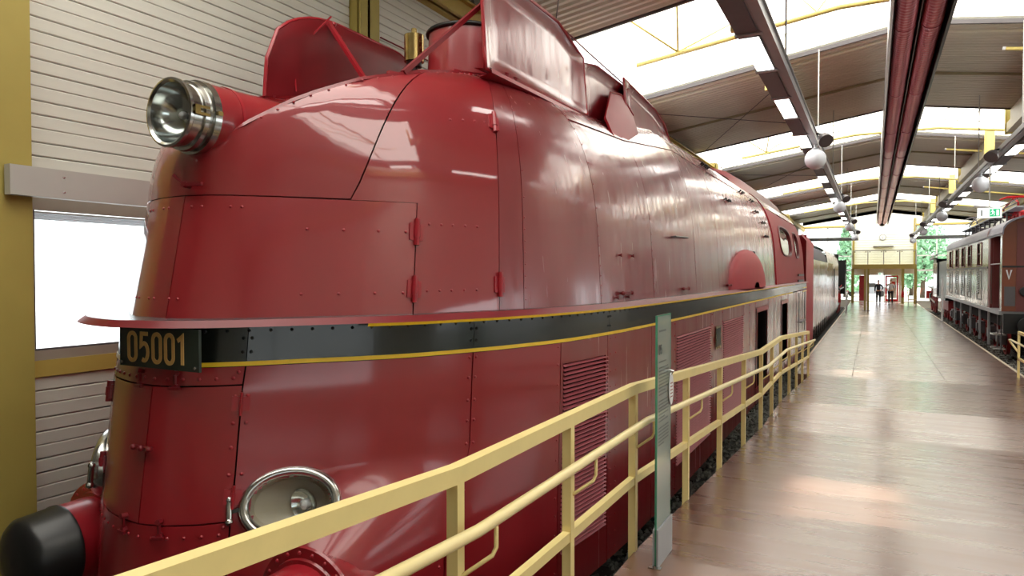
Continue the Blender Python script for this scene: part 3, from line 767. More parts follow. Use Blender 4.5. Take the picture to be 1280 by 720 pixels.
# ------------------------------------------------------------------ the red streamlined steam locomotive
KS = 1.03
LX = -3.3
def LW(s, y, z): return Vector((LX + KS*s, KS*y, EYE + KS*z))       # loco frame: s from the centreline, z from eye level
TR = [(0, 2.2), (.2, 2.27), (.37, 2.42), (.6, 2.70), (.88, 3.06), (1.08, 3.48), (1.22, 3.87), (1.33, 4.3), (1.41, 5.0), (1.45, 6.0), (1.47, 7.5), (1.47, 10), (1.47, 14), (1.47, 18), (1.47, 22)]
TL = [(0, 2.2), (.33, 2.25), (.68, 2.43), (1.0, 2.80), (1.2, 3.22), (1.35, 3.75), (1.43, 4.4), (1.46, 5.2), (1.47, 7.5), (1.47, 10), (1.47, 14), (1.47, 18), (1.47, 22)]
def catmull(pts, n=14):
    out = []; P = [np.array(p, float) for p in pts]
    P = [np.array((-P[1][0], P[1][1]))] + P + [2*P[-1]-P[-2]]
    for i in range(1, len(P)-2):
        p0, p1, p2, p3 = P[i-1:i+3]
        t0 = 0; t1 = np.linalg.norm(p1-p0)**.5; t2 = t1+np.linalg.norm(p2-p1)**.5; t3 = t2+np.linalg.norm(p3-p2)**.5
        for j in range(n):
            t = t1+(t2-t1)*j/n
            A1 = (t1-t)/(t1-t0)*p0+(t-t0)/(t1-t0)*p1; A2 = (t2-t)/(t2-t1)*p1+(t-t1)/(t2-t1)*p2; A3 = (t3-t)/(t3-t2)*p2+(t-t2)/(t3-t2)*p3
            B1 = (t2-t)/(t2-t0)*A1+(t-t0)/(t2-t0)*A2; B2 = (t3-t)/(t3-t1)*A2+(t-t1)/(t3-t1)*A3
            out.append((t2-t)/(t2-t1)*B1+(t-t1)/(t2-t1)*B2)
    out.append(P[-2]); return np.array(out)
def arc_table(c):
    d = np.r_[0, np.cumsum(np.linalg.norm(np.diff(c, axis=0), axis=1))]
    return d, c
CR = arc_table(catmull(TR)); CL = arc_table(catmull(TL))
# the plan outline as a function of arc length q (right side q>0, left side q<0)
def plan(q):
    d, c = CR if q >= 0 else CL
    a = abs(q); s = np.interp(a, d, c[:, 0]); y = np.interp(a, d, c[:, 1])
    return (s if q >= 0 else -s), y
def q_of_y(y, side=1):
    d, c = CR if side > 0 else CL
    return side*float(np.interp(y, c[:, 1], d))
TIPZ = [-2.5, -1.24, -.59, -.45, -.26, -.235, .41, 1.5]
TIPY = [2.00, 2.10, 2.18, 2.21, 2.23, 2.26, 2.38, 2.5]
AZ = [-2.5, -.26, -.235, .41, 1.5]; AV = [1.47, 1.47, 1.40, 1.36, 1.30]
def shell(q, z, off=0.0):
    s, y = plan(q); tip = np.interp(z, TIPZ, TIPY); w = min(1, max(0, (5.0-y)/2.8))
    y2 = y + (tip-2.2)*w; s2 = s*np.interp(z, AZ, AV)/1.47
    if q > 0 and z < -1.0:
        f = min(1, (-1.0-z)/.6); f = f*f*(3-2*f); y2 -= f*.52*math.exp(-((s-.86)/.26)**2)
    if off:
        e = 1e-3; s0, y0 = plan(q-e); s1, y1 = plan(q+e); t = np.array((s1-s0, y1-y0)); t /= np.linalg.norm(t)
        s2 += t[1]*off; y2 += -t[0]*off
    return (s2, y2, z)
def lower(q, z, off=0.0): return LW(*shell(q, z, off))
# upper casing: from z=.41 up over the shoulder to the hood / roof edge
EB_Y = [2.0, 2.30, 2.45, 2.65, 2.85, 3.10, 3.40, 3.8, 5.0, 6.3, 8.0, 22]
EB_S = [.04, .13, .28, .44, .57, .68, .72, .74, .75, .75, .75, .75]
EB_E = [2.42, 2.45, 2.54, 2.77, 3.10, 3.55, 3.95, 4.3, 5.0, 6.3, 8.0, 22]
EB_Z = [.66, .69, .79, .96, 1.12, 1.265, 1.36, 1.42, 1.46, 1.53, 1.76, 1.76]
def edge(q):
    y = plan(q)[1]
    if q < 0: y = float(np.interp(y, [2.0, 2.25, 2.43, 2.80, 3.22, 3.75, 4.4, 5.2, 22], [2.0, 2.3, 2.62, 2.95, 3.25, 3.75, 4.4, 5.2, 22]))
    s = np.interp(y, EB_Y, EB_S); e = np.interp(y, EB_Y, EB_E); z = np.interp(y, EB_Y, EB_Z)
    return np.array((s if q >= 0 else -s, e, z))
def upper(q, v):
    """v 0..1 = deck to z .41, 1..2 = shoulder curve to the hood edge"""
    if v <= 1: return LW(*shell(q, -.235 + .645*v))
    t = v-1; p1 = np.array(shell(q, .41)); p2 = edge(q)
    k = np.array((p1[0]+.13*(p2[0]-p1[0]), p1[1]+.13*(p2[1]-p1[1]), .41+.82*(p2[2]-.41)))
    p = (1-t)**2*p1+2*t*(1-t)*k+t*t*p2
    return LW(*p)
def roofp(yb, t):      # yb = plan station, t -1..1 across the roof between the two edges
    e = edge(q_of_y(yb)); y = e[1]; zc = float(np.interp(y, [0, 6.6, 8.2, 22], [1.28, 1.40, 2.12, 2.12])) if y > 4.6 else e[2]-.12
    z = e[2] + (zc-e[2])*(1-abs(t)**2.2)
    return LW(e[0]*t, y, z)
def normal(fn, a, b, e=2e-3):
    d1 = fn(a+e, b)-fn(a-e, b); d2 = fn(a, b+e)-fn(a, b-e); n = d1.cross(d2)
    return n.normalized() if n.length > 0 else Vector((0, 0, 1))
def patch(fn, a0, a1, b0, b1, na, nb, th=0.02, flip=False):
    m = MB(); rows = []; inner = []
    for j in range(nb+1):
        b = b0+(b1-b0)*j/nb; r = []
        for i in range(na+1): r.append(fn(a0+(a1-a0)*i/na, b))
        rows.append(r)
    m.grid(rows)
    # folded edges
    ring = [(i, 0) for i in range(na+1)]+[(na, j) for j in range(1, nb+1)]+[(i, nb) for i in range(na-1, -1, -1)]+[(0, j) for j in range(nb-1, 0, -1)]
    top = []; bot = []
    for (i, j) in ring:
        p = rows[j][i]; a = a0+(a1-a0)*i/na; b = b0+(b1-b0)*j/nb
        top.append(p); bot.append(p - normal(fn, a, b)*th)
    k = len(top); m.add(top+bot, [(i, (i+1) % k, k+(i+1) % k, k+i) for i in range(k)])
    return m
loco = thing('steam_locomotive', 'large wine-red streamlined steam locomotive with black band and yellow stripe beside the railing', 'locomotive', (LX, 2.2, 0.16))
def lp(name, m, mt, **k): return build(name, m, mt, k.pop('parent', loco), **k)
G = 0.004
def panel(name, fn, a0, a1, b0, b1, mt, na=None, nb=6, gb=0.004):
    n = na or max(2, int(abs(a1-a0)/0.12))
    return lp(name, patch(fn, a0+G, a1-G, b0+gb, b1-gb, n, nb), mt, auto=35)
Y = q_of_y
# dark core behind the joints
core = MB(); qs = [Y(22, -1)+(-5.5-Y(22, -1))*i/40 for i in range(40)]+[-5.5+11*i/180 for i in range(180)]+[5.5+(Y(22)-5.5)*i/40 for i in range(41)]
core.grid([[lower(q, z, -.24) for q in qs] for z in (-2.3, -1.2, -.45, -.26)]); core.grid([[LW(*np.array(shell(q, -.235, -.03))) for q in qs], [LW(*np.array(shell(q, .41, -.03))) for q in qs]])
lp('inner_frame', core, 'void')
# ---- lower skirt
ZB, ZT = -2.22, -.47
qd = Y(2.43); qdl = Y(2.36, -1)
panel('nose_strip', lower, qdl, qd, -.565, ZT, 'red', nb=2)
panel('nose_door', lower, qdl, 0, -1.24, -.565, 'red'); panel('nose_door', lower, 0, qd, -1.24, -.565, 'red')
panel('nose_apron', lower, qdl, qd, ZB, -1.24, 'red')
LAMPQ, LAMPZ = Y(2.66), -1.185
def cut_panel():
    m = patch(lower, qd+G, Y(3.5)-G, ZB+.004, ZT-.004, 60, 84)
    p = lower(LAMPQ, LAMPZ); n = normal(lower, LAMPQ, LAMPZ); t = Vector((-n.y, n.x, 0)).normalized(); keep = []
    for f in m.f:
        c = sum((Vector(m.v[i]) for i in f), Vector())/len(f) - p
        if len(f) == 4 and (c.dot(t)/.205)**2+(c.z/.145)**2 < 1 and c.length < .3: continue
        keep.append(f)
    m.f = keep; m.m = [0]*len(keep); return lp('skirt_panel', m, 'red', auto=35)
cut_panel(); panel('skirt_panel', lower, Y(3.5), Y(4.27), ZB, ZT, 'red', nb=10)
panel('skirt_panel', lower, Y(3.3, -1), qdl, ZB, ZT, 'red', nb=10)
for a, b in ((3.3, 7), (7, 12), (12, 17), (17, 21.9)): panel('skirt_panel', lower, Y(b, -1), Y(a, -1), ZB, ZT, 'red_side', na=8)
GR = [(4.27, 4.97, -.62, -1.93), (6.80, 8.45, -.63, -1.95), (9.2, 10.8, -.63, -1.95)]
def grille(y0, y1, z1, z0):
    a, b = Y(y0), Y(y1); f = 0.035
    lp('skirt_panel', patch(lower, a+G, b-G, z1, ZT-.004, 5, 2), 'red_side', auto=35)
    lp('skirt_panel', patch(lower, a+G, b-G, ZB, z0, 5, 3), 'red_side', auto=35)
    lp('skirt_strip', patch(lower, a+G, a+f, z0, z1, 1, 4), 'red_side', auto=35); lp('skirt_strip', patch(lower, b-f, b-G, z0, z1, 1, 4), 'red_side', auto=35)
    g = MB(); g.grid([[lower(a+f, z, -.05), lower(b-f, z, -.05)] for z in (z0, z1)])
    gr = lp('grille', g, 'void')
    p0, p1 = lower(a+f, z0), lower(b-f, z0); n = int(round((z1-z0)*KS/0.031))
    d = (p1-p0).normalized(); nn = Vector((d.y, -d.x, 0)); proto = None
    if nn.x < 0: nn = -nn
    for i in range(n):
        z = z0+(z1-z0)*(i+.5)/n; pa, pb = lower(a+f, z), lower(b-f, z)
        if proto is None:
            m = MB(); up = Vector((0, 0, 1))
            poly = [nn*0.010-up*0.009, nn*0.013-up*0.004, -nn*0.010+up*0.008, -nn*0.014+up*0.005]
            m.add([pa+v for v in poly]+[pb+v for v in poly], [(3, 2, 1, 0), (4, 5, 6, 7)]+[(k, (k+1) % 4, 4+(k+1) % 4, 4+k) for k in range(4)])
            proto = build('slat', m, 'slat', gr, origin=pa)
        else: dup(proto, gr, pa)
for g in GR: grille(*g)
panel('skirt_panel', lower, Y(4.97), Y(6.0), ZB, ZT, 'red_side', nb=6); panel('skirt_panel', lower, Y(6.0), Y(6.80), ZB, ZT, 'red_side', nb=6)
panel('skirt_panel', lower, Y(8.45), Y(9.2), ZB, ZT, 'red_side'); panel('skirt_panel', lower, Y(10.8), Y(11.35), ZB, ZT, 'red_side'); panel('skirt_panel', lower, Y(11.35), Y(12.05), ZB, ZT, 'red_side')
for a, b in ((12.05, 13.5), (15.6, 16.9)):
    panel('skirt_panel', lower, Y(a), Y(b), -.60, ZT, 'red_side', nb=1); panel('skirt_panel', lower, Y(a), Y(b), ZB, -1.95, 'red_side', nb=1)
    m = MB(); qa, qb = Y(a), Y(b)
    for (u, v) in ((qa, qa+.06), (qb-.06, qb)): m.grid([[lower(u, z, .015), lower(v, z, .015)] for z in (-1.95, -.60)])
    m.grid([[lower(qa, -.66, .016), lower(qb, -.66, .016)], [lower(qa, -.58, .016), lower(qb, -.58, .016)]]); lp('hatch_frame', m, 'red_plain')
    m = MB(); m.grid([[lower(qa+.02, z, -.25), lower(qb-.02, z, -.25)] for z in (-1.95, -.6)]); lp('hatch_opening', m, 'void')
panel('skirt_panel', lower, Y(13.5), Y(14.5), ZB, ZT, 'red_side'); panel('skirt_panel', lower, Y(14.5), Y(15.6), ZB, ZT, 'red_side'); panel('skirt_panel', lower, Y(16.9), Y(19.2), ZB, ZT, 'red_side'); panel('skirt_panel', lower, Y(19.2), Y(21.9), ZB, ZT, 'red_side')
# ---- black band, yellow lines
for a, b in ((Y(21.9, -1), Y(6, -1)), (Y(6, -1), qdl), (qdl, Y(2.43)), (Y(2.43), Y(3.5)), (Y(3.5), Y(5.0)), (Y(5.0), Y(8.6)), (Y(8.6), Y(12.05)), (Y(12.05), Y(21.9))):
    lp('band_panel', patch(lower, a+.002, b-.002, -.448, -.262, max(3, int(abs(b-a)/.12)), 2), 'band', auto=35)
yl = MB(); qs2 = [q for q in qs if q > Y(20, -1) and q < Y(18.2)]
yl.grid([[lower(q, z, o) for q in qs2] for z, o in ((-.470, 0), (-.470, .005), (-.448, .005), (-.448, 0))]); lp('yellow_stripe', yl, 'yellow_line', auto=40)
# ---- running-board rim
def rimoff(q):
    s, y = plan(q); f = min(1, max(0, (4.2-y)/1.9))
    return (.065+.115*f) if q >= 0 else (.09+.12*min(1, max(0, (4.8-y)/1.9)))
def rim_row(z, o): return [LW(*shell(q, z, (rimoff(q) if o else -.08))) for q in qs]
rm = MB(); rm.grid([rim_row(-.262, 1), rim_row(-.228, 1)]); lp('running_board_edge', rm, 'red_dark', auto=40)
rm = MB(); rm.grid([rim_row(-.228, 1), rim_row(-.228, 0)]); lp('running_board', rm, 'rim_top', auto=40)
rm = MB(); rm.grid([rim_row(-.262, 0), rim_row(-.262, 1)]); lp('running_board_underside', rm, 'black', auto=40)
rm = MB(); q3 = [q for q in qs if q > Y(2.85) and q < Y(18.2)]
rm.grid([[LW(*shell(q, -.262, rimoff(q)+.002)) for q in q3], [LW(*shell(q, -.278, rimoff(q)-.004)) for q in q3], [LW(*shell(q, -.278, rimoff(q)-.02)) for q in q3]]); lp('edge_line', rm, 'yellow_line')
# ---- upper casing
YS = [3.14, 3.74, 3.96, 5.0, 6.3, 8.0, 9.35, 10.7, 12.2, 13.7, 15.3]
qu = Y(2.42); qul = Y(2.5, -1)
panel('front_panel', upper, Y(3.4, -1), 0, 0, 1, 'red_hood'); panel('front_panel', upper, 0, Y(3.14), 0, 1, 'red_hood', na=12)
def hood_edge(v): return Y(2.80)+(Y(3.12)-Y(2.80))*(v-1)**.8
def hood_fn(a, v): return upper(Y(3.6, -1)+(hood_edge(v)-Y(3.6, -1))*a, v)
def side_fn(a, v): return upper(hood_edge(max(1, v))+.004+(Y(3.74)-.003-hood_edge(max(1, v))-.004)*a, v)
lp('hood', patch(hood_fn, .002, .998, 1.006, 2, 26, 12), 'red_hood', auto=50)
lp('casing_panel', patch(side_fn, 0, 1, 1.0, 2, 10, 12), 'red_hood', auto=50); lp('casing_panel', patch(upper, Y(3.14)+G*.8, Y(3.74)-G*.8, .004, 1.0, 6, 6), 'red_hood', auto=50)
for a, b in zip(YS[1:], YS[2:]):
    lp('casing_panel', patch(upper, Y(a)+G*.8, Y(b)-G*.8, 0.004, 2, max(3, int((Y(b)-Y(a))/.14)), 22), 'red' if a < 3.7 else 'red_side', auto=50)
for a, b in ((3.6, 6.3), (6.3, 9.35), (9.35, 12.2), (12.2, 15.3)): lp('casing_panel', patch(upper, Y(b, -1)+G, Y(a, -1)-G, 0.004, 2, 8, 14), 'red_side', auto=50)
for a, b in ((2.3, 3.1), (3.1, 4.4), (4.4, 6.6), (6.6, 9.35), (9.35, 12.2), (12.2, 15.3)):
    lp('roof_panel', patch(roofp, a, b, 1, -1, 10, 14), 'red_side', auto=50)
# reinforcing seam along the shoulder
m = MB(); m.tube([upper(q, 1.62)+Vector((.002, 0, .002)) for q in qs if Y(5.0) < q < Y(15.2)], .004, 5); lp('shoulder_seam', m, 'red_dark')

# ---- rivets
rv = MB()
def rivet(p, n, r=0.011):
    n = n.normalized(); a = Vector((0, 0, 1)) if abs(n.z) < .9 else Vector((1, 0, 0)); x = n.cross(a).normalized(); y = n.cross(x)
    vs = [p+(x*math.cos(i*PI/3)+y*math.sin(i*PI/3))*r for i in range(6)]+[p+n*r*.55+(x*math.cos(i*PI/3)+y*math.sin(i*PI/3))*r*.7 for i in range(6)]+[p+n*r*.8]
    rv.add(vs, [(i, (i+1) % 6, 6+(i+1) % 6, 6+i) for i in range(6)]+[(6+i, 6+(i+1) % 6, 12) for i in range(6)])
def rl(q, z, r=0.011): rivet(lower(q, z), normal(lower, q, z), r)
def ru(q, v, r=0.010): rivet(upper(q, v), normal(upper, q, v), r)
vz = lambda z: (z+.235)/.645
i = 0
z = -.50
while z > ZB:
    rl(qd-.03, z); rl(qd+.03, z) if i % 3 else None
    rl(Y(3.5)-.025, z); rl(Y(3.5)+.025, z); rl(Y(4.24), z, .009)
    rl(Y(5.02), z, .008); rl(Y(5.12), z, .008)
    for yy in (6.76, 8.5, 9.15, 10.85, 11.35, 12.0, 13.55, 15.55, 16.95): rl(Y(yy), z, .012)
    z -= .135 if i % 2 else .12; i += 1
for k in range(13):
    q = qdl+.05+(qd-qdl-.1)*k/12; rl(q, -.53); rl(q, -1.30, .010)
q = qd+.1
while q < Y(3.5): q += .11
q = qdl-.3
k = 0; bpts = []
while q < Y(15):
    bpts.append((lower(q, -.292), normal(lower, q, -.3))); q += .105; k += 1
for q in (qd-.02, qd+.02, Y(3.5)-.02, Y(3.5)+.02, Y(5.0)-.02, Y(5.0)+.02):
    for z in (-.33, -.40): bpts.append((lower(q, z), normal(lower, q, z)))
for s_ in (-.42, -.36, -.2, -.14, .06, .12, .28, .34): 
    ru(s_, vz(.35), .009)
for s_ in (-.4, -.34, -.2, -.14, .0, .06): ru(s_, vz(-.13), .009)
for yy in (2.62, 2.78, 2.94, 3.08): ru(Y(yy), vz(.24), .010); ru(Y(yy), vz(-.11), .010)
for yy in (3.22, 3.30, 3.38, 3.47, 3.56): ru(Y(yy), vz(-.10), .010); ru(Y(yy), vz(.29), .010)
for yy in (3.35, 3.45, 3.55, 3.64): ru(Y(yy), 1.42, .010)
for v in [.1+.12*i for i in range(14)]:
    for yy in (3.98, 5.02, 6.32, 8.02): ru(Y(yy), v, .006)
for i in range(26): 
    yy = 2.5+i*.06; q = Y(yy)
    if q < Y(3.9): rivet(upper(q, 1.985), normal(upper, q, 1.97), .008)
r_ = lp('rivets', rv, 'red_plain', auto=60); r_['kind'] = 'stuff'
rv = MB()
for p, n in bpts: rivet(p, n, .010)
r_ = lp('band_rivets', rv, 'black', auto=60); r_['kind'] = 'stuff'

# ---- hinges, catches
def hinge(fn, q, b, ln, nm='hinge', rr=.016):
    p = fn(q, b); n = normal(fn, q, b); up = (fn(q, b+.02)-fn(q, b-.02)).normalized(); sd = n.cross(up)
    m = MB(); m.tube([p+n*.014-up*ln/2, p+n*.014+up*ln/2], rr, 8); m.tube([p+n*.014-up*ln*.2, p+n*.014+up*ln*.2], rr*1.25, 8)
    for s_ in (-1, 1): m.add([p+sd*s_*.045+up*t*ln*.32+n*h for h in (0, .008) for t in (-1, 1)]+[p+up*t*ln*.32+n*h for h in (0, .008) for t in (-1, 1)], [(0, 1, 3, 2), (4, 5, 7, 6), (2, 3, 7, 6), (0, 2, 6, 4), (1, 3, 7, 5)])
    return lp(nm, m, 'red_plain', auto=40)
hinge(upper, Y(3.14), vz(.24), .16); hinge(upper, Y(3.14), vz(-.09), .16); hinge(upper, Y(3.74), vz(-.07), .16); hinge(upper, Y(3.72), 1.42, .16)
hinge(lower, qd, -.66, .12, rr=.008); hinge(lower, qd, -1.12, .12, rr=.008); hinge(lower, qdl, -.66, .12); hinge(lower, qdl, -1.05, .12)
def catch(q, z):
    p = lower(q, z); n = normal(lower, q, z); t = Vector((n.y, -n.x, 0)).normalized(); m = MB()
    m.tube([p, p+n*.035], .014, 8); m.tube([p+Vector((0, 0, -.07)), p+n*.03+Vector((0, 0, -.07))], .014, 8); m.bar(p+n*.02, p+n*.02+Vector((0, 0, -.07)), .012, .012); m.bar(p+n*.03-t*.03+Vector((0, 0, -.08)), p+n*.03+t*.03+Vector((0, 0, -.08)), .016, .016)
    return lp('catch', m, 'red_dark', auto=40)
for s_ in (-.10, .13): catch(s_, -.50); catch(s_, -1.215)
p = lower(0, -.87); n = normal(lower, 0, -.87); m = MB()
t = Vector((-n.y, n.x, 0)).normalized()
m.bar(p+n*.02-t*.07, p+n*.02+t*.07, .02, .02)
for k in (-.06, 0, .06): m.ball(p+n*.03+t*k, .016, 8, 6)
lp('door_latch', m, 'red_dark', auto=40)
p = upper(.03, 1.12); n = normal(upper, .03, 1.12); m = MB(); t = Vector((-n.y, n.x, 0)).normalized()
m.tube([p, p+n*.05], .016, 8); m.bar(p+n*.04, p+n*.04+t*.12, .018, .018); m.bar(p+n*.04, p+n*.06-t*.05+Vector((0, 0, .05)), .014, .014)
lp('hood_latch', m, 'red_dark', auto=40)

# ---- number plate
yp = KS*2.185; zp = EYE+KS*-.372; xp = LX+.06
pl = MB(); pl.b2(xp-.315, xp+.315, yp-.012, yp+.003, zp-.105, zp+.105)
npl = lp('number_plate', pl, 'plate')
bk = MB(); bk.b2(xp-.1, xp+.1, yp+.003, yp+.10, zp-.05, zp+.05); build('bracket', bk, 'black', npl)
def digit(ch):
    if ch == '0': 
        pts = [(.15+.13*math.cos(a), (.78 if math.sin(a) > 0 else .22)+.2*math.sin(a)) for a in [i*2*PI/24 for i in range(24)]]
        return [(pts, True)]
    if ch == '5':
        return [([(.27, .97), (.05, .97), (.03, .55)]+[(.14+.13*math.cos(a), .34+.30*math.sin(a)) for a in [2.0-i*4.1/12 for i in range(13)]], False)]
    if ch == '1': return [([(.0, .80), (.15, .95), (.15, 0)], False)]
x = xp-.24; h = .150
for ch in '05001':
    m = MB()
    for pts, cl in digit(ch): m.stroke([(a*h*1.55, b*h) for a, b in pts], .021, (x, yp-.012, zp-h/2), (1, 0, 0), (0, 0, 1), (0, -.004, 0), cl)
    build('digit', m, 'gold', npl); x += .100
for dx in (-.29, .29):
    m = MB(); m.lathe((xp+dx, yp-.012, zp-.085), (0, -1, 0), [(0, .009), (.006, .008), (.007, 0)], 8); build('screw', m, 'chrome', npl)

# ---- headlamp on top
hx, hy, hzz = LX+.035, KS*2.27, EYE+KS*.82
hl = MB(); hl.lathe((hx, hy, hzz), (0, 1, 0), [(.0, .158), (-.012, .170), (-.008, .182), (.008, .184), (.02, .172), (.075, .172), (.078, .186), (.10, .190), (.103, .178), (.125, .178), (.128, .200), (.165, .204), (.175, .19)], 40, caps=False)
hd = lp('headlamp', hl, 'chrome', auto=40)
m = MB(); m.lathe((hx, hy, hzz), (0, 1, 0), [(.0, .160), (.05, .15), (.10, .115), (.13, .06), (.135, .03), (.10, .028), (.095, 0)], 32, caps=False); build('reflector', m, 'reflector', hd, auto=60)
m = MB(); m.lathe((hx, hy+.005, hzz), (0, 1, 0), [(-.018, 0), (-.012, .07), (-.004, .12), (.004, .160)], 32, caps=False); build('lens', m, 'glass', hd, auto=60)
m = MB(); m.ball((hx, hy+.08, hzz), .022, 12, 8); build('bulb', m, 'white', hd, auto=60)
m = MB()
for dz in (-.018, .018): m.box((hx+.19, hy+.05, hzz+dz), (.014, .09, .014))
m.box((hx+.19, hy+.02, hzz), (.016, .03, .05)); m.box((hx+.205, hy+.145, hzz), (.02, .03, .022)); build('clasp', m, 'brass', hd)
m = MB(); m.lathe((hx, hy+.16, hzz), (0, 1, 0), [(0, .198), (.9, .215), (1.5, .225)], 32, caps=False); lp('lamp_barrel', m, 'red', auto=60)
m = MB(); m.lathe((hx, hy+.3, hzz), (0, 1, 0), [(0, .199), (0, .205), (.02, .205), (.02, .199)], 32, caps=False); lp('barrel_ring', m, 'red_plain', auto=40)

# ---- oval lamps in the nose
def oval_lamp(q, z, sgn, nm):
    p = lower(q, z); n = normal(lower, q, z); 
    if n.y > 0: n = -n
    n = (n + Vector((0, 0, .03))).normalized(); t = Vector((n.y, -n.x, 0)).normalized()*(1 if sgn > 0 else -1); t = Vector((-n.y, n.x, 0)).normalized(); u = n.cross(t)*-1
    if u.z < 0: u = -u
    A, B = .235, .172
    el = lambda a, b, off: [p+n*off+t*(a*math.cos(i*2*PI/40))+u*(b*math.sin(i*2*PI/40)) for i in range(40)]
    m = MB(); m.grid([el(A+.02, B+.02, -.03), el(A+.028, B+.028, .012), el(A+.018, B+.018, .035), el(A, B, .046), el(A-.022, B-.022, .036), el(A-.03, B-.03, .010), el(A-.03, B-.03, -.06)], closed_u=True)
    o = lp('oval_lamp', m, 'chrome', auto=70); o['label'] = 'chrome ringed oval lamp, ' + nm
    m = MB(); m.grid([el(A-.03, B-.03, -.01), el(A-.05, B-.04, -.10), el(.06, .05, -.13), el(.001, .001, -.13)], closed_u=True); build('recess', m, 'ivory', o, auto=60)
    f = Vector((0, -1, 0)); c = p+t*(.10*(1 if t.x > 0 else -1)*sgn)-n*.075
    m = MB(); m.lathe(c, f, [(.05, .09), (.02, .07), (.0, .03), (-.005, 0)], 24, caps=False); build('reflector', m, 'reflector', o, auto=60)
    m = MB(); m.lathe(c+f*.02, f, [(0, .03), (.03, .026), (.04, 0)], 16); build('bulb', m, 'white', o, auto=60)
    m = MB(); m.grid([el(A-.028, B-.028, .012), el(.12, .09, .022), el(.001, .001, .025)], closed_u=True); build('lens', m, 'glass', o, auto=70)
    s0 = -1 if t.x > 0 else 1
    e = p+t*(s0*sgn*(A+.065))+n*.02; m = MB(); m.tube([e+u*.05, e-u*.05], .016, 8); m.ball(e-u*.06, .022, 10, 6); m.ball(e+u*.05, .020, 10, 6); m.bar(e-u*.01, p+t*(s0*sgn*(A+.02))+n*.02, .02, .02)
    build('clasp', m, 'chrome', o, auto=50)
oval_lamp(LAMPQ, LAMPZ, 1, 'on the near side of the nose'); oval_lamp(Y(2.50, -1), -1.10, -1, 'on the far side of the nose')

# ---- buffers
for sgn, nm in ((-1, 'far'), (1, 'near')):
    bx = LX+sgn*.885; bz = EYE-1.60 if sgn < 0 else EYE-1.65; yb = KS*2.08 if sgn < 0 else KS*2.02
    m = MB(); m.lathe((bx, yb, bz), (0, 1, 0), [(.02, .232), (.10, .238), (.34, .243)], 36, caps=False)
    o = lp('buffer', m, 'red_plain', auto=50); o['label'] = 'red buffer housing with black rubber cap, ' + nm + ' side'
    m = MB(); m.lathe((bx, yb, bz), (0, 1, 0), [(-.14, 0), (-.135, .10), (-.12, .17), (-.10, .205), (-.07, .228), (.10, .240), (.11, .246), (.125, .246), (.125, .23)], 36, caps=False); build('buffer_cap', m, 'black', o, auto=50)
    # riveted pedestal between the housing and the skin
    yc = KS*(2.36 if sgn > 0 else 2.40); m = MB()
    m.lathe((bx, yc, bz), (0, 1, 0), [(-.012, .235), (-.012, .262), (0, .268), (0, .318), (.012, .325), (.03, .31), (.30, .14), (.9, .13)], 48, caps=False); build('collar', m, 'red', o, auto=40)
    m = MB(); keep = rv; rv = MB()
    for i in range(22):
        a = 2*PI*i/22; rivet(Vector((bx+.292*math.cos(a), yc, bz+.292*math.sin(a))), Vector((0, -1, 0)), .012)
    build('rivets', rv, 'red_plain', o, auto=60)['kind'] = 'stuff'; rv = keep

# ---- chimney, brass whistle, trough
m = MB(); cx, cy = LX, KS*5.2
m.lathe((cx, cy, EYE+1.3), (0, 0, 1), [(0, .37), (.86, .345), (.86, .30), (.2, .28)], 40, caps=False); ch = lp('chimney', m, 'red', auto=50)
m = MB(); m.tube([(cx+.352*math.cos(i*2*PI/40), cy+.352*math.sin(i*2*PI/40), EYE+2.165) for i in range(40)], .02, 8, closed=True); build('chimney_ring', m, 'black', ch, auto=60)
wx, wy = LX+.10, KS*4.28
m = MB(); m.lathe((wx, wy, EYE+1.66), (0, 0, 1), [(0, .06), (.0, .078), (.205, .078), (.21, .06), (.215, 0)], 24); wh = lp('whistle', m, 'brass', auto=40)
m = MB(); m.lathe((wx, wy, EYE+1.87), (0, 0, 1), [(0, .022), (.05, .022), (.05, 0)], 6); build('nut', m, 'brass', wh, auto=30)
m = MB(); m.lathe((wx, wy, EYE+1.52), (0, 0, 1), [(0, .03), (.10, .03), (.10, .06), (.14, .06)], 16); build('stem', m, 'black', wh, auto=40)
m = MB(); m.lathe((wx, wy, EYE+1.40), (0, 0, 1), [(0, .05), (.06, .05), (.07, .11), (.12, .11), (.14, .03)], 20); build('flange', m, 'red_plain', wh, auto=40)
m = MB()
for yy in (3.0, 3.95):
    q = Y(yy if yy < 3.5 else 3.42); e = upper(q, 2); m.box((e.x-.03, e.y+.05, e.z+.015), (.03, .16, .03), rz=-.35)
lp('lid_hinge', m, 'red_plain')

# ---- smoke deflector wings and side vents
def sheet_wing(name, s0, ys, zb, zt, bulge, sgn, mt, edge_r=.016, top_front=0.0):
    """upright plate following the casing; ys range, bottom/top height functions"""
    rows = []; n = 20; mv = 10
    for j in range(mv+1):
        t = j/mv; r = []
        for i in range(n+1):
            y = ys[0]+(ys[1]-ys[0])*i/n; b, tp = zb(y), zt(y)
            z = b+(tp-b)*t; e_ = min(i, n-i, j*2, (mv-j)*2); s = s0+bulge*(1-t)*.8+(.045 if e_ == 0 else (.03 if e_ == 1 else 0))
            r.append(LW(sgn*s, y, z))
        rows.append(r)
    inn = [[p-Vector((sgn*.02, 0, 0)) for p in r] for r in rows]
    m = MB(); m.grid(rows); m.grid(inn)
    o = lp(name, m, mt, auto=50)
    rim = rows[0][::-1]+[rows[j][0] for j in range(1, mv+1)]+rows[-1][1:]+[rows[j][n] for j in range(mv-1, 0, -1)]
    m = MB(); m.tube([p-Vector((sgn*.01, 0, 0)) for p in rim], edge_r, 6, closed=True); build('rolled_edge', m, 'red_plain', o, auto=60)
    return o
wzb = lambda y: np.interp(y, [3.9, 4.3, 6.2], [1.39, 1.39, 1.46])
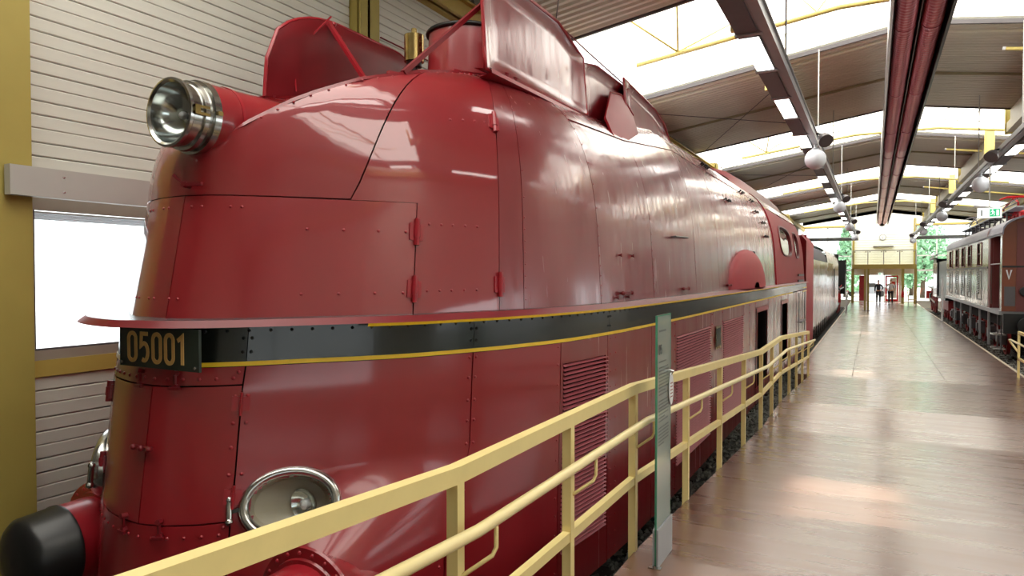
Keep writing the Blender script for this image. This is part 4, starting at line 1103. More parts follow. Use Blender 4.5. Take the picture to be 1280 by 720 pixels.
def wzt(y):
    t = min(1, max(0, (y-3.70)/.80)); return 1.62+(2.11-1.62)*math.sqrt(max(0, 1-(1-t)**2))-max(0, y-5.3)*.27
for sgn, nm in ((1, 'near'), (-1, 'far')):
    o = sheet_wing('smoke_deflector', .80, (4.02 if sgn > 0 else 3.70, 5.86), (wzb if sgn > 0 else (lambda y: 1.22)), (wzt if sgn < 0 else (lambda y: 2.12-max(0, y-5.3)*.27)), .05, sgn, 'red_side' if sgn > 0 else 'red_dark')  # far plate: same paint, its shading put into the darker red
    o['label'] = 'curved smoke deflector plate on the %s side of the chimney' % nm
    if sgn < 0:
        m = MB(); m.tube([LW(-.80+.01, 3.95, 1.42), LW(-.86+.03, 3.97, 1.62), LW(-.83+.03, 4.12, 1.9), LW(-.76+.03, 4.28, 2.10)], .008, 5); build('inner_seam', m, 'red_plain', o, auto=60)
    # bottom flange with bolts
    m = MB(); rows = []
    for i in range(11):
        y = 4.06+2.28*i/10; z = 1.40+.014*(y-4.1)
        rows.append([LW(sgn*.76, y, z+.02), LW(sgn*.90, y, z-.005), LW(sgn*.905, y, z-.035), LW(sgn*.80, y, z-.05)])
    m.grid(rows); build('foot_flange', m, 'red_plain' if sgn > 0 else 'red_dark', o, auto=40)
    for y in (4.35, 4.48, 6.08, 6.22):
        m = MB(); p = LW(sgn*.86, y, 1.41+.014*(y-4.1)); m.lathe(p, (sgn*.4, 0, 1), [(0, .02), (.03, .02), (.03, 0)], 6); build('bolt', m, 'red_dark', o)
    ve = sheet_wing('side_vent', .77, (5.9, 7.3), lambda y: 1.42, lambda y: np.interp(y, [5.9, 6.3, 7.3], [1.94, 2.02, 2.02]), .04, sgn, 'red_side', .012)
    v2 = sheet_wing('rear_vent', .80, (7.02, 8.88), lambda y: 1.47, lambda y: np.interp(y, [7.02, 8.2, 8.65, 8.88], [2.08, 2.0, 1.90, 1.72]), .06, sgn, 'red_side', .014)
    m = MB(); rows = []
    for i in range(7):
        y = 7.4+1.5*i/6; z = 1.49-.03*(y-7.4); rows.append([LW(sgn*.78, y, z+.02), LW(sgn*.92, y, z-.01), LW(sgn*.925, y, z-.035), LW(sgn*.80, y, z-.05)])
    m.grid(rows); build('foot_flange', m, 'red_dark', v2, auto=40)
    # outward air scoop between the vents
    m = MB(); F = [LW(sgn*.83, 6.95, 1.89), LW(sgn*.84, 6.60, 1.83), LW(sgn*.95, 6.15, 1.47), LW(sgn*1.19, 5.97, 1.04), LW(sgn*1.19, 6.72, 1.06), LW(sgn*.98, 7.12, 1.46), LW(sgn*.87, 7.24, 1.73)]
    C_ = LW(sgn*1.01, 6.70, 1.52); C2 = LW(sgn*1.08, 6.45, 1.28)
    m.add(F+[C_, C2], [(0, 1, 7), (1, 2, 7), (2, 8, 7), (2, 3, 8), (3, 4, 8), (4, 5, 8), (5, 7, 8), (5, 6, 7), (6, 0, 7)]); sc = lp('air_scoop', m, 'red_cab', auto=20)
    m = MB(); m.tube([F[6]]+F[:4], .014, 6); build('rolled_edge', m, 'red_plain', sc, auto=60)
    # slim rods: braces and top line
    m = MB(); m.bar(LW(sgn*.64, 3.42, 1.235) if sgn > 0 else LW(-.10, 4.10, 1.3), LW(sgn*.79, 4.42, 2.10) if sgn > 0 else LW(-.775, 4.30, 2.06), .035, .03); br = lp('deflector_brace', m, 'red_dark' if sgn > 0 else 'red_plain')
    for k in (0, 1): m = MB(); m.ball(LW(sgn*.775, 4.36+.06*k, 2.07-.09*k), .022, 8, 6); build('bolt', m, 'red_plain', br, auto=50)
    m = MB(); m.tube([LW(sgn*.80, 5.0, 2.16), LW(sgn*.76, 6.2, 2.13), LW(sgn*.74, 8.3, 2.06)], .008, 5); lp('top_wire', m, 'red_dark')

# ---- small fittings on the casing and the plate on the skirt
def stud(q, v, r=.022, h=.05):
    p = upper(q, v); n = normal(upper, q, v); m = MB(); m.tube([p, p+n*h], r*.6, 6); m.tube([p+n*h*.6, p+n*h], r, 8); return m
for yy, vs in ((9.9, (1.70, 1.72)), (10.4, (1.36,)), (12.6, (1.62,)), (13.4, (1.40, 1.55)), (12.0, (.92,)), (14.0, (1.15, 1.3))):
    for v in vs:
        for dd in (0, .22, .34): lp('washout_plug', stud(Y(yy+dd), v), 'black', auto=40)
p0, p1 = upper(Y(7.0), .95), upper(Y(7.5), .97); n = normal(upper, Y(7.2), .95)
m = MB(); m.tube([p0, p0+n*.05, p1+n*.05, p1], .01, 6); lp('grab_rail', m, 'grey_dark', auto=60)
for a, b in ((5.3, .06), (5.55, .06), (5.42, .60), (5.72, .60)): lp('plug', stud(Y(a), b, .016, .03), 'red_dark', auto=40)
for yy in (5.5, 7.4, 9.9, 11.2, 12.9):
    p = upper(Y(yy), .11); n = normal(upper, Y(yy), .11); m = MB(); m.bar(p+n*.02+Vector((0, -.13, 0)), p+n*.02+Vector((0, .13, 0)), .022, .022); m.ball(p+n*.03+Vector((0, -.12, 0)), .02, 8, 6); m.ball(p+n*.03+Vector((0, .12, 0)), .02, 8, 6); lp('catch', m, 'red_dark', auto=50)
m = MB(); qa, qb = Y(8.68), Y(9.02)
m.grid([[lower(qa, z, .012), lower(qb, z, .012)] for z in (-.95, -.66)]); bpn = lp('maker_plate', m, 'brass')
m = MB(); m.grid([[lower(qa+.03, z, .014), lower(qb-.03, z, .014)] for z in (-.92, -.69)]); build('plate_field', m, 'plate', bpn)
# sand dome / oval cover low on the casing in front of the cab
m = MB(); rows = []
for j in range(9):
    a = PI/2*j/8; row = []
    for i in range(21):
        th = PI*i/20; row.append(LW(1.38+.16*math.sin(a), 11.7+1.75*math.cos(th)*math.cos(a*.9), -.23+.62*math.sin(th)*math.cos(a*.9)))
    rows.append(row)
m.grid(rows); m.grid([[LW(1.30, 11.7+1.75*math.cos(PI*i/20), -.23+.62*math.sin(PI*i/20)) for i in range(21)], rows[0]]); wc = lp('wheel_cover_bulge', m, 'red_cab', auto=60)
# ---- cab, same leaning section as the casing but a little proud of it
cy0, cy1 = 15.3, 21.85
_qc = Y(15.0)
_sec = [((upper(_qc, v).x-LX)/KS+.02, (upper(_qc, v).z-EYE)/KS+.005) for v in [2*i/40 for i in range(41)]]
_cz = [b for a, b in _sec]; _cs = [a for a, b in _sec]
def cabp(y, z, off=0.0): return LW(float(np.interp(z, _cz, _cs))+off, y, z)
WIN = [(16.3, 18.85), (19.5, 20.7)]; WZ0, WZ1 = .40, 1.13
m = MB()
def wall(y0, y1, z0, z1):
    zs = [z0+(z1-z0)*i/6 for i in range(7)]
    m.grid([[cabp(y0, z), cabp(y1, z)] for z in zs]); m.grid([[cabp(y0, z, -.04), cabp(y1, z, -.04)] for z in zs])
    m.grid([[cabp(y0, z, -.04), cabp(y0, z)] for z in zs]); m.grid([[cabp(y1, z, -.04), cabp(y1, z)] for z in zs])
wall(cy0, cy1, -.225, WZ0); wall(cy0, WIN[0][0], WZ0, WZ1); wall(WIN[0][1], WIN[1][0], WZ0, WZ1); wall(WIN[1][1], cy1, WZ0, WZ1); wall(cy0, cy1, WZ1, 1.40)
cab = lp('cab', m, 'red_cab', auto=40)
rs = [(a, b) for a, b in _sec if b > 1.39]+[(.6, 1.93), (.35, 2.08), (0, 2.15)]
m = MB(); m.grid([[LW(s, y, z) for s, z in rs]+[LW(-s, y, z) for s, z in rs[-2::-1]] for y in (cy0, cy1)]); build('roof', m, 'red_side', cab, auto=40)
m = MB(); m.grid([[LW(-a, y, b) for a, b in _sec if b < 1.42] for y in (cy0, cy1)]); build('side_wall', m, 'red_side', cab, auto=40)
for (a, b) in WIN:
    yc, zc = (a+b)/2, (WZ0+WZ1)/2; ra, rb = (b-a)/2, (WZ1-WZ0)/2
    def rr(k, off):
        out = []
        for i in range(32):
            c_, s_ = math.cos(i*2*PI/32), math.sin(i*2*PI/32)
            out.append(cabp(yc+math.copysign(abs(c_)**.6, c_)*ra*k, zc+math.copysign(abs(s_)**.7, s_)*rb*k, off))
        return out
    m = MB(); m.grid([rr(.99, .0), rr(.99, .02), rr(.90, .02), rr(.88, -.03)], closed_u=True); fo = build('window_frame', m, 'red_dark', cab, auto=40)
    m = MB(); m.grid([rr(.92, -.02), rr(.5, -.02), rr(.01, -.02)], closed_u=True); build('pane', m, 'glass', fo)
    def sq(i):
        t = (i % 32)/32*8; k = int(t); f = t-k
        P_ = [(b, zc), (b, WZ1), (yc, WZ1), (a, WZ1), (a, zc), (a, WZ0), (yc, WZ0), (b, WZ0)]; A, B = P_[k], P_[(k+1) % 8]
        return cabp(A[0]+(B[0]-A[0])*f, A[1]+(B[1]-A[1])*f)
    m = MB(); m.grid([[sq(i) for i in range(32)], rr(.985, 0)], closed_u=True); build('window_surround', m, 'red_cab', fo)
m = MB(); m.add([LW(a, cy0+.02, b) for a, b in _sec]+[LW(-a, cy0+.02, b) for a, b in _sec[::-1]], [tuple(range(2*len(_sec)))]); build('front_wall', m, 'red_side', cab)
m = MB(); m.add([LW(a, cy1-.02, b) for a, b in [(1.42, -2.2)]+_sec]+[LW(-a, cy1-.02, b) for a, b in _sec[::-1]+[(1.42, -2.2)]], [tuple(range(2*len(_sec)+2))]); build('rear_wall', m, 'red_plain', cab)
for z in (-.50, -.40):
    m = MB(); m.b2(LX+KS*1.43, LX+KS*1.49, KS*20.9, KS*21.9, EYE+KS*z-.008, EYE+KS*z+.008); build('cab_line', m, 'yellow_line', cab)
for z in (-.04, -.2):
    m = MB(); m.b2(LX+KS*1.44, LX+KS*1.46, KS*19.6, KS*21.2, EYE+z-.03, EYE+z+.03); build('vent_slot', m, 'black', cab)
for yy in (19.3, 21.0):
    m = MB(); m.tube([LW(1.50, yy, -.5), LW(1.50, yy, -1.6)], .015, 6); build('hand_rail', m, 'grey_dark', cab)
for z in (-1.3, -1.7, -2.05):
    m = MB(); m.b2(LX+KS*1.46, LX+KS*1.56, KS*19.5, KS*20.8, EYE+KS*z, EYE+KS*z+.03); build('footstep', m, 'grey_dark', cab)
m = MB(); rows = []
for y, h in ((13.4, .0), (14.6, .13), (16.5, .17), (19.5, .17), (21.0, .12), (21.8, .0)):
    rows.append([LW(s, y, z+h*k) for s, z, k in ((.86, 1.66, 0), (.74, 1.82, .8), (.5, 1.98, 1), (.1, 2.12, 1), (-.3, 2.10, .6))])
m.grid(rows); build('roof_hump', m, 'red_dark', cab, auto=50)
# ------------------------------------------------------------------ tender behind the red locomotive
tn = thing('tender', 'long wine-red streamlined tender with dark purple coal cover behind the red locomotive cab', 'tender', (LX, 24, 0.16))
TX = 1.46
def tside(y0, y1, prof, mt, name, sgns=(1, -1)):
    for sg in sgns: m = MB(); m.grid([[(LX+sg*s, y, z) for s, z in prof] for y in (y0, y1)]); build(name, m, mt, tn, auto=40)
ys = 24.0
tside(22.7, 25.6, [(TX+.03, .5), (TX+.03, 3.75), (1.3, 4.0)], 'red_cab', 'gangway_bellows')
m = MB(); m.b2(LX-1.4, LX+1.4, 23.9, 24.0, .5, 4.0); build('front_wall', m, 'red_plain', tn)
for i, (a, b) in enumerate(((24.0, 27.3), (27.3, 30.6), (30.6, 34.1), (34.1, 37.6), (37.6, 41.0), (41.0, 45.6))):
    pr = [(TX-.12, .42), (TX-.03, .62), (TX, .85), (TX, 1.6), (TX, 3.25)]
    if a >= 34: pr = pr[:-1]+[(TX, 3.3), (TX-.05, 3.62), (TX-.25, 3.9), (TX-.6, 4.06), (0, 4.12)]
    tside(a+.012, b-.012, pr, 'red_side', 'body_panel')
tside(24.1, 34.0, [(TX-.02, 3.25), (TX-.06, 3.5), (TX-.25, 3.78), (TX-.7, 3.92), (0, 3.95)], 'purple', 'coal_cover')
m = MB(); m.b2(LX-TX+.05, LX+TX-.05, 24.2, 45.4, .7, 3.2); build('inner_frame', m, 'void', tn)
for i in range(9):
    y = 24.5+i*1.15; m = MB(); m.b2(LX+TX-.02, LX+TX+.012, y, y+.13, .45, .85); build('skirt_slot', m, 'black', tn)
for y in (35.2, 36.1, 37.0, 37.9, 38.8):
    m = MB(); m.b2(LX+TX-.01, LX+TX+.012, y, y+.35, 2.9, 3.25); build('cover_plate', m, 'brass', tn)
m = MB(); m.tube([(LX+TX+.05, 39.5, 1.5), (LX+TX+.05, 39.5, 3.0)], .03, 6); build('hand_rail', m, 'black', tn)
m = MB(); m.b2(LX-TX, LX+TX, 45.5, 45.62, .6, 3.9); build('rear_wall', m, 'black', tn)

# ------------------------------------------------------------------ generic black steam engine for the two far ones
def wheel(parent, x, y, z, r, mt='wheel_red', n=12):
    m = MB(); rim = [(0, r), (.10, r), (.10, r*.86), (0, r*.86), (0, r)]
    m.lathe((x, y, z), (1, 0, 0), rim, 24, caps=False)
    m.lathe((x, y, z), (1, 0, 0), [(-.02, 0), (-.02, r*.2), (.12, r*.2), (.12, 0)], 12)
    for i in range(n):
        a = 2*PI*i/n; m.bar((x+.05, y+math.cos(a)*r*.15, z+math.sin(a)*r*.15), (x+.05, y+math.cos(a)*r*.9, z+math.sin(a)*r*.9), .035, .05, up=(1, 0, 0))
    return build('wheel', m, mt, parent, auto=40)
def buffer(parent, x, y, z, dy):
    m = MB(); m.lathe((x, y, z), (0, dy, 0), [(0, .14), (.05, .14), (.05, .1), (.42, .1), (.42, .23), (.46, .22), (.47, 0)], 18); return build('buffer', m, 'black', parent, auto=40)
def black_engine(name, label, xc, y0, d, beam):
    """boiler pointing to y0 when d = -1 means the smokebox faces the camera"""
    t = thing(name, label, 'locomotive', (xc, y0, 0.16)); Yq = lambda a: y0 + d*a
    m = MB(); m.lathe((xc, Yq(0.9), 2.75), (0, d, 0), [(0, 0), (.02, .35), (.10, .80), (.12, .86), (1.9, .86), (1.9, .80), (7.2, .86)], 28); build('boiler', m, 'black', t, auto=40)
    m = MB(); m.lathe((xc, Yq(1.7), 3.5), (0, 0, 1), [(0, .30), (.45, .26), (.50, .33), (.56, .33), (.56, .24)], 20); build('chimney', m, 'black', t, auto=40)
    for a in (3.6, 5.4):
        m = MB(); m.lathe((xc, Yq(a), 3.45), (0, 0, 1), [(0, .36), (.3, .34), (.42, .2), (.44, 0)], 20); build('steam_dome', m, 'black', t, auto=50)
    m = MB(); m.b2(xc-1.4, xc+1.4, min(Yq(.5), Yq(.62)), max(Yq(.5), Yq(.62)), .95, 1.5); build('buffer_beam', m, beam, t)
    for sx in (-.875, .875): buffer(t, xc+sx, Yq(.5), 1.2, -d)
    for sx in (-.8, .8):
        m = MB(); m.lathe((xc+sx, Yq(.55), 1.75), (0, -d, 0), [(0, .12), (.12, .15), (.14, .13), (.14, 0)], 16); build('lantern', m, 'grey_metal', t, auto=40)
        m = MB(); m.tube([(xc+sx*1.5, Yq(.6), 1.6), (xc+sx*1.5, Yq(7), 1.95)], .025, 6); build('hand_rail', m, 'red_bright', t)
    m = MB(); m.b2(xc-1.35, xc+1.35, min(Yq(.6), Yq(8)), max(Yq(.6), Yq(8)), 1.75, 1.82); build('running_board', m, 'black', t)
    for sx in (-1.2, 1.05):
        for a in (2.6, 4.3, 6.0): wheel(t, xc+sx, Yq(a), .16+.78, .78)
        m = MB(); m.b2(xc+sx-.05, xc+sx+.2, min(Yq(1), Yq(2.1)), max(Yq(1), Yq(2.1)), .75, 1.35); build('cylinder_block', m, 'black', t)
        m = MB(); m.bar((xc+sx+.02*(-1 if sx < 0 else 6), Yq(2.1), 1.0), (xc+sx+.02*(-1 if sx < 0 else 6), Yq(6.0), .85), .05, .10); build('side_rod', m, 'steel', t)
    m = MB(); y_a, y_b = sorted((Yq(7.2), Yq(9.6)))
    m.b2(xc-1.42, xc-1.38, y_a, y_b, 1.3, 2.75); m.b2(xc+1.38, xc+1.42, y_a, y_b, 1.3, 2.75); m.b2(xc-1.38, xc+1.38, min(Yq(7.2), Yq(7.25)), max(Yq(7.2), Yq(7.25)), 1.3, 3.7)
    for sx in (-1.42, 1.38):
        for (p, q) in ((y_a, y_a+.35), (y_b-.35, y_b), ((y_a+y_b)/2-.1, (y_a+y_b)/2+.1)): m.b2(xc+sx, xc+sx+.04, p, q, 2.75, 3.5)
        m.b2(xc+sx, xc+sx+.04, y_a, y_b, 3.4, 3.75)
    cb = build('cab', m, 'black', t)
    m = MB(); rows = []
    for y in (y_a-.25, y_b+.35): rows.append([(xc+1.62*math.cos(PI*i/14), y, 3.62+.62*math.sin(PI*i/14)) for i in range(15)])
    m.grid(rows); m.grid([[(p[0], p[1], p[2]-.04) for p in r] for r in rows]); build('cab_roof', m, 'black', cb, auto=60)
    return t, Yq
black_engine('steam_locomotive', 'black steam locomotive with red buffer beam facing the camera behind the red tender', LX+.15, 46.6, 1, 'red_bright')
bt, Yq = black_engine('steam_locomotive', 'black steam locomotive and tender coupled beyond the electric locomotive', 4.85, 58.6, -1, 'red_bright')
m = MB(); m.b2(3.50, 6.2, 43.2, 48.2, 1.35, 3.45); m.b2(3.44, 6.26, 43.2, 48.2, 1.30, 1.42); td = build('tender_tank', m, 'black', bt)
for y in (44.2, 45.6, 47.2):
    for x in (3.75, 5.9): wheel(bt, x, y, .16+.5, .5, n=9)
m = MB(); m.b2(3.6, 6.1, 43.4, 48.0, .75, 1.3); build('tender_frame', m, 'wheel_red', bt)
m = MB(); m.b2(3.9, 5.8, 43.4, 46.5, 3.45, 3.8); build('coal_box', m, 'black', bt)
m = MB(); m.b2(3.40, 3.44, 48.25, 51.2, 1.35, 3.4); build('cab_side', m, 'silver', bt)  # silver colour stands in for the sheen on the dark cab side

# ------------------------------------------------------------------ electric locomotive on the right
el = thing('electric_locomotive', 'brown and grey-green electric locomotive with V on its end beside the right platform edge', 'locomotive', (4.85, 24.9, 0.16))
EX, EW = 3.42, 2.86; x1 = EX+EW
ya, yv0, yv1, yp, yb = 24.95, 25.3, 27.3, 27.75, 42.3
Z0, Z1, ZBELT = 1.62, 3.98, 2.98
WINY = [(29.26, 30.37), (32.16, 33.18), (34.35, 35.44), (36.69, 37.84), (39.36, 40.69)]
WINY = [(a+.05, b-.05) for a, b in WINY]
# side wall with window openings
m = MB(); e = .05
m.b2(EX, EX+e, yp, yb, ZBELT, 3.05); m.b2(EX, EX+e, yp, yb, 3.84, Z1)
prev = yp
for a, b in WINY: m.b2(EX, EX+e, prev, a, 3.05, 3.84); prev = b
m.b2(EX, EX+e, prev, yb, 3.05, 3.84); body = build('side_wall', m, 'cream_side', el)
for a, b in WINY:
    f = MB(); f.b2(EX-.025, EX+.02, a-.05, a, 3.02, 3.87); f.b2(EX-.025, EX+.02, b, b+.05, 3.02, 3.87); f.b2(EX-.025, EX+.02, a, b, 3.02, 3.06); f.b2(EX-.025, EX+.02, a, b, 3.83, 3.87); f.b2(EX-.015, EX+.02, a, b, 3.45, 3.475)
    wf = build('window_frame', f, 'brown_red', el); p = MB(); p.b2(EX+.02, EX+.026, a, b, 3.06, 3.83); build('pane', p, 'glass', wf)
# lower panels with louvres
edges = [yp]+[(WINY[i][1]+WINY[i+1][0])/2 for i in range(4)]+[yb]
for i in range(5):
    m = MB(); m.b2(EX-.005, EX+e, edges[i]+.01, edges[i+1]-.01, Z0, ZBELT-.06); pnl = build('side_panel', m, 'silver', el)
    a, b = WINY[i]; f = MB()
    for (p, q, r, s) in ((a-.08, a-.03, 1.8, 2.85), (b+.03, b+.08, 1.8, 2.85), (a-.03, b+.03, 2.8, 2.85), (a-.03, b+.03, 1.8, 1.85)): f.b2(EX-.02, EX, p, q, r, s)
    build('panel_frame', f, 'grey_dark', pnl)
    lv = None
    for k in range(9):
        z = 2.05+k*.085
        if lv is None:
            m = MB(); m.box((EX-.02, b-.28, z), (.03, .46, .045), ry=.5); lv = build('louvre', m, 'black', pnl, origin=(EX, b, z))
        else: dup(lv, pnl, (EX, b, z))
m = MB(); m.b2(EX-.03, EX+.02, yp, yb, ZBELT-.06, ZBELT); build('belt_rail', m, 'grey_dark', el)
m = MB(); m.b2(EX-.05, x1, ya+.1, yb, 1.50, Z0); build('sole_bar', m, 'grey_metal', el)
# vestibule recess and end pillar
m = MB(); m.b2(EX, EX+.08, yv1, yp, Z0, Z1); build('end_pillar', m, 'brown_red', el)
m = MB(); m.b2(EX+.30, EX+.34, yv0, yv1, Z0, Z1); m.b2(EX+.08, EX+.3, yv1-.04, yv1, Z0, Z1); build('vestibule_wall', m, 'brown_red', el)
m = MB(); m.b2(EX+.27, EX+.30, yv0+.4, yv1-.4, 1.75, 3.8); vd = build('vestibule_door', m, 'cream_side', el)
m = MB(); m.b2(EX+.265, EX+.27, yv0+.6, yv1-.6, 2.85, 3.6); build('door_pane', m, 'void', vd)
for y in (yv0+.15, yv1-.15):
    m = MB(); m.tube([(EX+.02, y, 1.75), (EX+.02, y, 3.0)], .02, 6); build('hand_rail', m, 'steel', el)
m = MB(); m.tube([(EX+.02, yv0+.05, 3.05), (EX+.02, yv1-.05, 3.05)], .02, 6); build('rain_bar', m, 'grey_metal', el)
m = MB(); m.b2(EX, EX+.08, ya+.02, yv0, Z0, Z1-.05); build('end_pillar', m, 'cream_side', el)
# end front
def roof_arc(n=18): return [(4.85+(EW/2+.04)*math.cos(PI*i/n)*1.0, Z1-.02+.62*math.sin(PI*i/n)**.75) for i in range(n+1)]
m = MB(); ra = roof_arc()
m.add([(EX, ya, Z0), (x1, ya, Z0)]+[(min(max(x, EX), x1), ya, z-.03) for x, z in ra], [tuple(range(len(ra)+2))])
build('end_wall', m, 'brown', el)
m = MB(); m.b2(EX+.35, x1-.35, ya-.012, ya, Z0, Z1+.3); build('end_centre_panel', m, 'brown_red', el)
m = MB(); m.b2(EX, x1, ya-.016, ya-.012, 2.93, 2.985); build('end_stripe', m, 'black', el)
m = MB(); m.b2(EX+.06, EX+.33, ya-.014, ya, 1.78, 2.36); build('end_plate', m, 'grey_dark', el)
m = MB(); m.stroke([(EX+.11, 2.86), (EX+.17, 2.60), (EX+.23, 2.86)], .042, (0, ya-.012, 0), (1, 0, 0), (0, 0, 1), (0, -.006, 0)); vl = build('letter_v', m, 'white', el); vl['label'] = 'white letter V on the brown end'
# roof
m = MB(); rows = [[(x, y, z) for x, z in ra] for y in (ya-.25, yb)]; m.grid(rows); m.grid([[(x*.98+4.85*.02, y, z-.05) for x, z in ra] for y in (ya-.25, yb)])
m.grid([[(x, ya-.25, z) for x, z in ra], [(x*.98+4.85*.02, ya-.25, z-.05) for x, z in ra]]); build('roof', m, 'loco_roof', el, auto=50)
m = MB(); m.grid([[(x*1.012-4.85*.012, y, z+.012) for x, z in ra] for y in (yv1+.1, yp-.1)]); build('roof_rib', m, 'brown_red', el, auto=50)
for y in [28.5+i*1.3 for i in range(10)]:
    m = MB(); m.b2(4.0, 4.05, y, y+.06, 4.5, 4.85); m.b2(4.0, 4.35, y, y+.06, 4.80, 4.85); build('walkway_bracket', m, 'grey_dark', el)
m = MB(); m.b2(3.96, 4.36, 26.5, 41.5, 4.85, 4.89); build('roof_walkway', m, 'grey_metal', el)
for z in (5.0, 5.12):
    m = MB(); m.tube([(4.0, 26.5, z), (4.0, 41.5, z)], .018, 6); build('roof_conductor', m, 'grey_dark', el)
def pantograph(y, mt):
    for sx in (4.35, 5.35):
        for pts in ([(sx, y-1.0, 4.75), (sx, y+1.0, 4.75)], [(sx, y-.9, 4.8), (sx-.1, y-1.5, 5.12), (sx, y+.1, 5.42)], [(sx, y+.9, 4.8), (sx-.1, y+1.5, 5.12), (sx, y-.1, 5.42)]):
            m = MB(); m.tube(pts, .035, 6); build('pantograph_arm', m, mt, el)
    for yy in (y-1.0, y-.4, y+.4, y+1.0):
        m = MB(); m.tube([(4.2, yy, 4.85), (5.5, yy, 4.85)], .04, 6); build('pantograph_bar', m, mt, el)
        for sx in (4.35, 5.35):
            m = MB(); m.lathe((sx, yy, 4.5), (0, 0, 1), [(0, .07), (.05, .1), (.1, .06), (.15, .1), (.2, .06), (.3, .05)], 10); build('insulator', m, mt if mt != 'red_bright' else 'red_plain', el, auto=40)
    for yy in (y-.12, y+.12):
        m = MB(); m.tube([(3.95, yy, 5.36), (4.15, yy, 5.44), (5.55, yy, 5.44), (5.75, yy, 5.36)], .03, 6); build('collector_bow', m, mt, el)
pantograph(29.5, 'red_bright'); pantograph(39.6, 'grey_dark')
# running gear
for i, y in enumerate((26.6, 28.6, 31.4, 34.0, 36.6, 39.4, 41.2)):
    r = .46 if i in (0, 1, 5, 6) else .68
    for x in (3.75, 5.85): wheel(el, x, y, .17+r, r)
    m = MB(); m.b2(3.58, 3.76, y-.3, y+.3, .5, .95); m.box((3.57, y, .72), (.1, .34, .3)); build('axle_box', m, 'grey_dark', el)
for (y0_, y1_, z0_, z1_, mt) in ((30.0, 32.6, .8, 1.45, 'black'), (33.2, 35.8, .7, 1.45, 'black'), (37.4, 38.8, .75, 1.45, 'black')):
    m = MB(); m.lathe((4.4, y0_, (z0_+z1_)/2), (0, 1, 0), [(0, (z1_-z0_)*.75), (y1_-y0_, (z1_-z0_)*.75)], 18); build('underfloor_tank', m, mt, el, auto=40)
m = MB(); m.b2(3.7, 6.0, 25.6, 42.0, 1.05, 1.5); build('under_frame', m, 'void', el)
for y in (28.0, 30.2, 32.9, 36.2, 38.9):
    m = MB(); m.b2(3.46, 3.52, y-.05, y+.05, .35, 1.5); build('support_strut', m, 'grey_metal', el)
for z in (.42, .85):
    m = MB(); m.b2(3.30, 3.62, 25.5, 26.2, z, z+.04); build('footstep', m, 'silver', el)
m = MB(); m.bar((3.5, 25.5, .42), (3.5, 25.5, 1.5), .03, .05); build('step_hanger', m, 'grey_dark', el)
m = MB(); m.bar((3.5, 26.2, .42), (3.5, 26.2, 1.5), .03, .05); build('step_hanger', m, 'grey_dark', el)
m = MB(); m.lathe((4.0, ya+.1, 1.22), (0, -1, 0), [(0, .18), (.30, .17), (.30, .12), (.45, .12), (.45, .25), (.50, .24), (.52, 0)], 20); build('buffer', m, 'black', el, auto=40)
m = MB(); m.lathe((5.7, ya+.1, 1.22), (0, -1, 0), [(0, .18), (.30, .17), (.30, .12), (.45, .12), (.45, .25), (.50, .24), (.52, 0)], 20); build('buffer', m, 'black', el, auto=40)
m = MB(); m.b2(EX+.05, x1-.05, ya, ya+.12, .95, 1.55); build('buffer_beam', m, 'black', el)
m = MB(); m.lathe((3.98, ya+.05, 2.22), (0, -1, 0), [(0, .13), (.16, .15), (.18, .13), (.18, 0)], 18); build('end_lamp', m, 'black', el, auto=40)

# ------------------------------------------------------------------ tracks and ballast
def track(x, y0, y1, label):
    t = thing('railway_track', label, 'track', (x, (y0+y1)/2, 0))
    for sx in (-.755, .755):
        m = MB(); poly = [(-.06, 0), (.06, 0), (.012, .03), (.012, .115), (.035, .125), (.035, .16), (-.035, .16), (-.035, .125), (-.012, .115), (-.012, .03)]
        m.prism(poly, (x+sx, y0, .0), (1, 0, 0), (0, 0, 1), (0, y1-y0, 0)); build('rail', m, 'steel', t)
    p = None; y = y0+.3
    while y < y1:
        if p is None: m = MB(); m.b2(x-1.25, x+1.25, y-.12, y+.12, 0, .05); p = build('sleeper', m, 'sleeper', t, origin=(x, y, 0))
        else: dup(p, t, (x, y, 0))
        y += .65
track(LX, -1, 62, 'railway track under the red streamlined locomotive'); track(4.85, 10, 62, 'railway track under the electric locomotive')
def ballast(x0, x1, y0, y1, n, label):
    m = MB(); rr = random.Random(int(x0*10)+99)
    for i in range(n):
        f = rr.random(); y = y0+(y1-y0)*f*f if y1 < 40 else y0+(y1-y0)*f**1.6
        x = rr.uniform(x0, x1); s = rr.uniform(.018, .042); z = s*.4+rr.random()*.03
        vs = []
        for q in ((1, 0, 0), (-1, 0, 0), (0, 1, 0), (0, -1, 0), (0, 0, 1), (0, 0, -1)):
            k = s*rr.uniform(.7, 1.3); vs.append((x+q[0]*k+rr.uniform(-.3, .3)*s, y+q[1]*k+rr.uniform(-.3, .3)*s, z+q[2]*k*.8))
        m.add(vs, [(0, 2, 4), (2, 1, 4), (1, 3, 4), (3, 0, 4), (2, 0, 5), (1, 2, 5), (3, 1, 5), (0, 3, 5)])
    o = build('ballast', m, 'stone', ground); o['kind'] = 'stuff'
ballast(-2.35, -1.28, 2.5, 30, 9000, 'loose grey ballast stones between the red locomotive and the platform')
ballast(3.06, 4.4, 17, 58, 7000, 'loose grey ballast stones along the right platform edge')

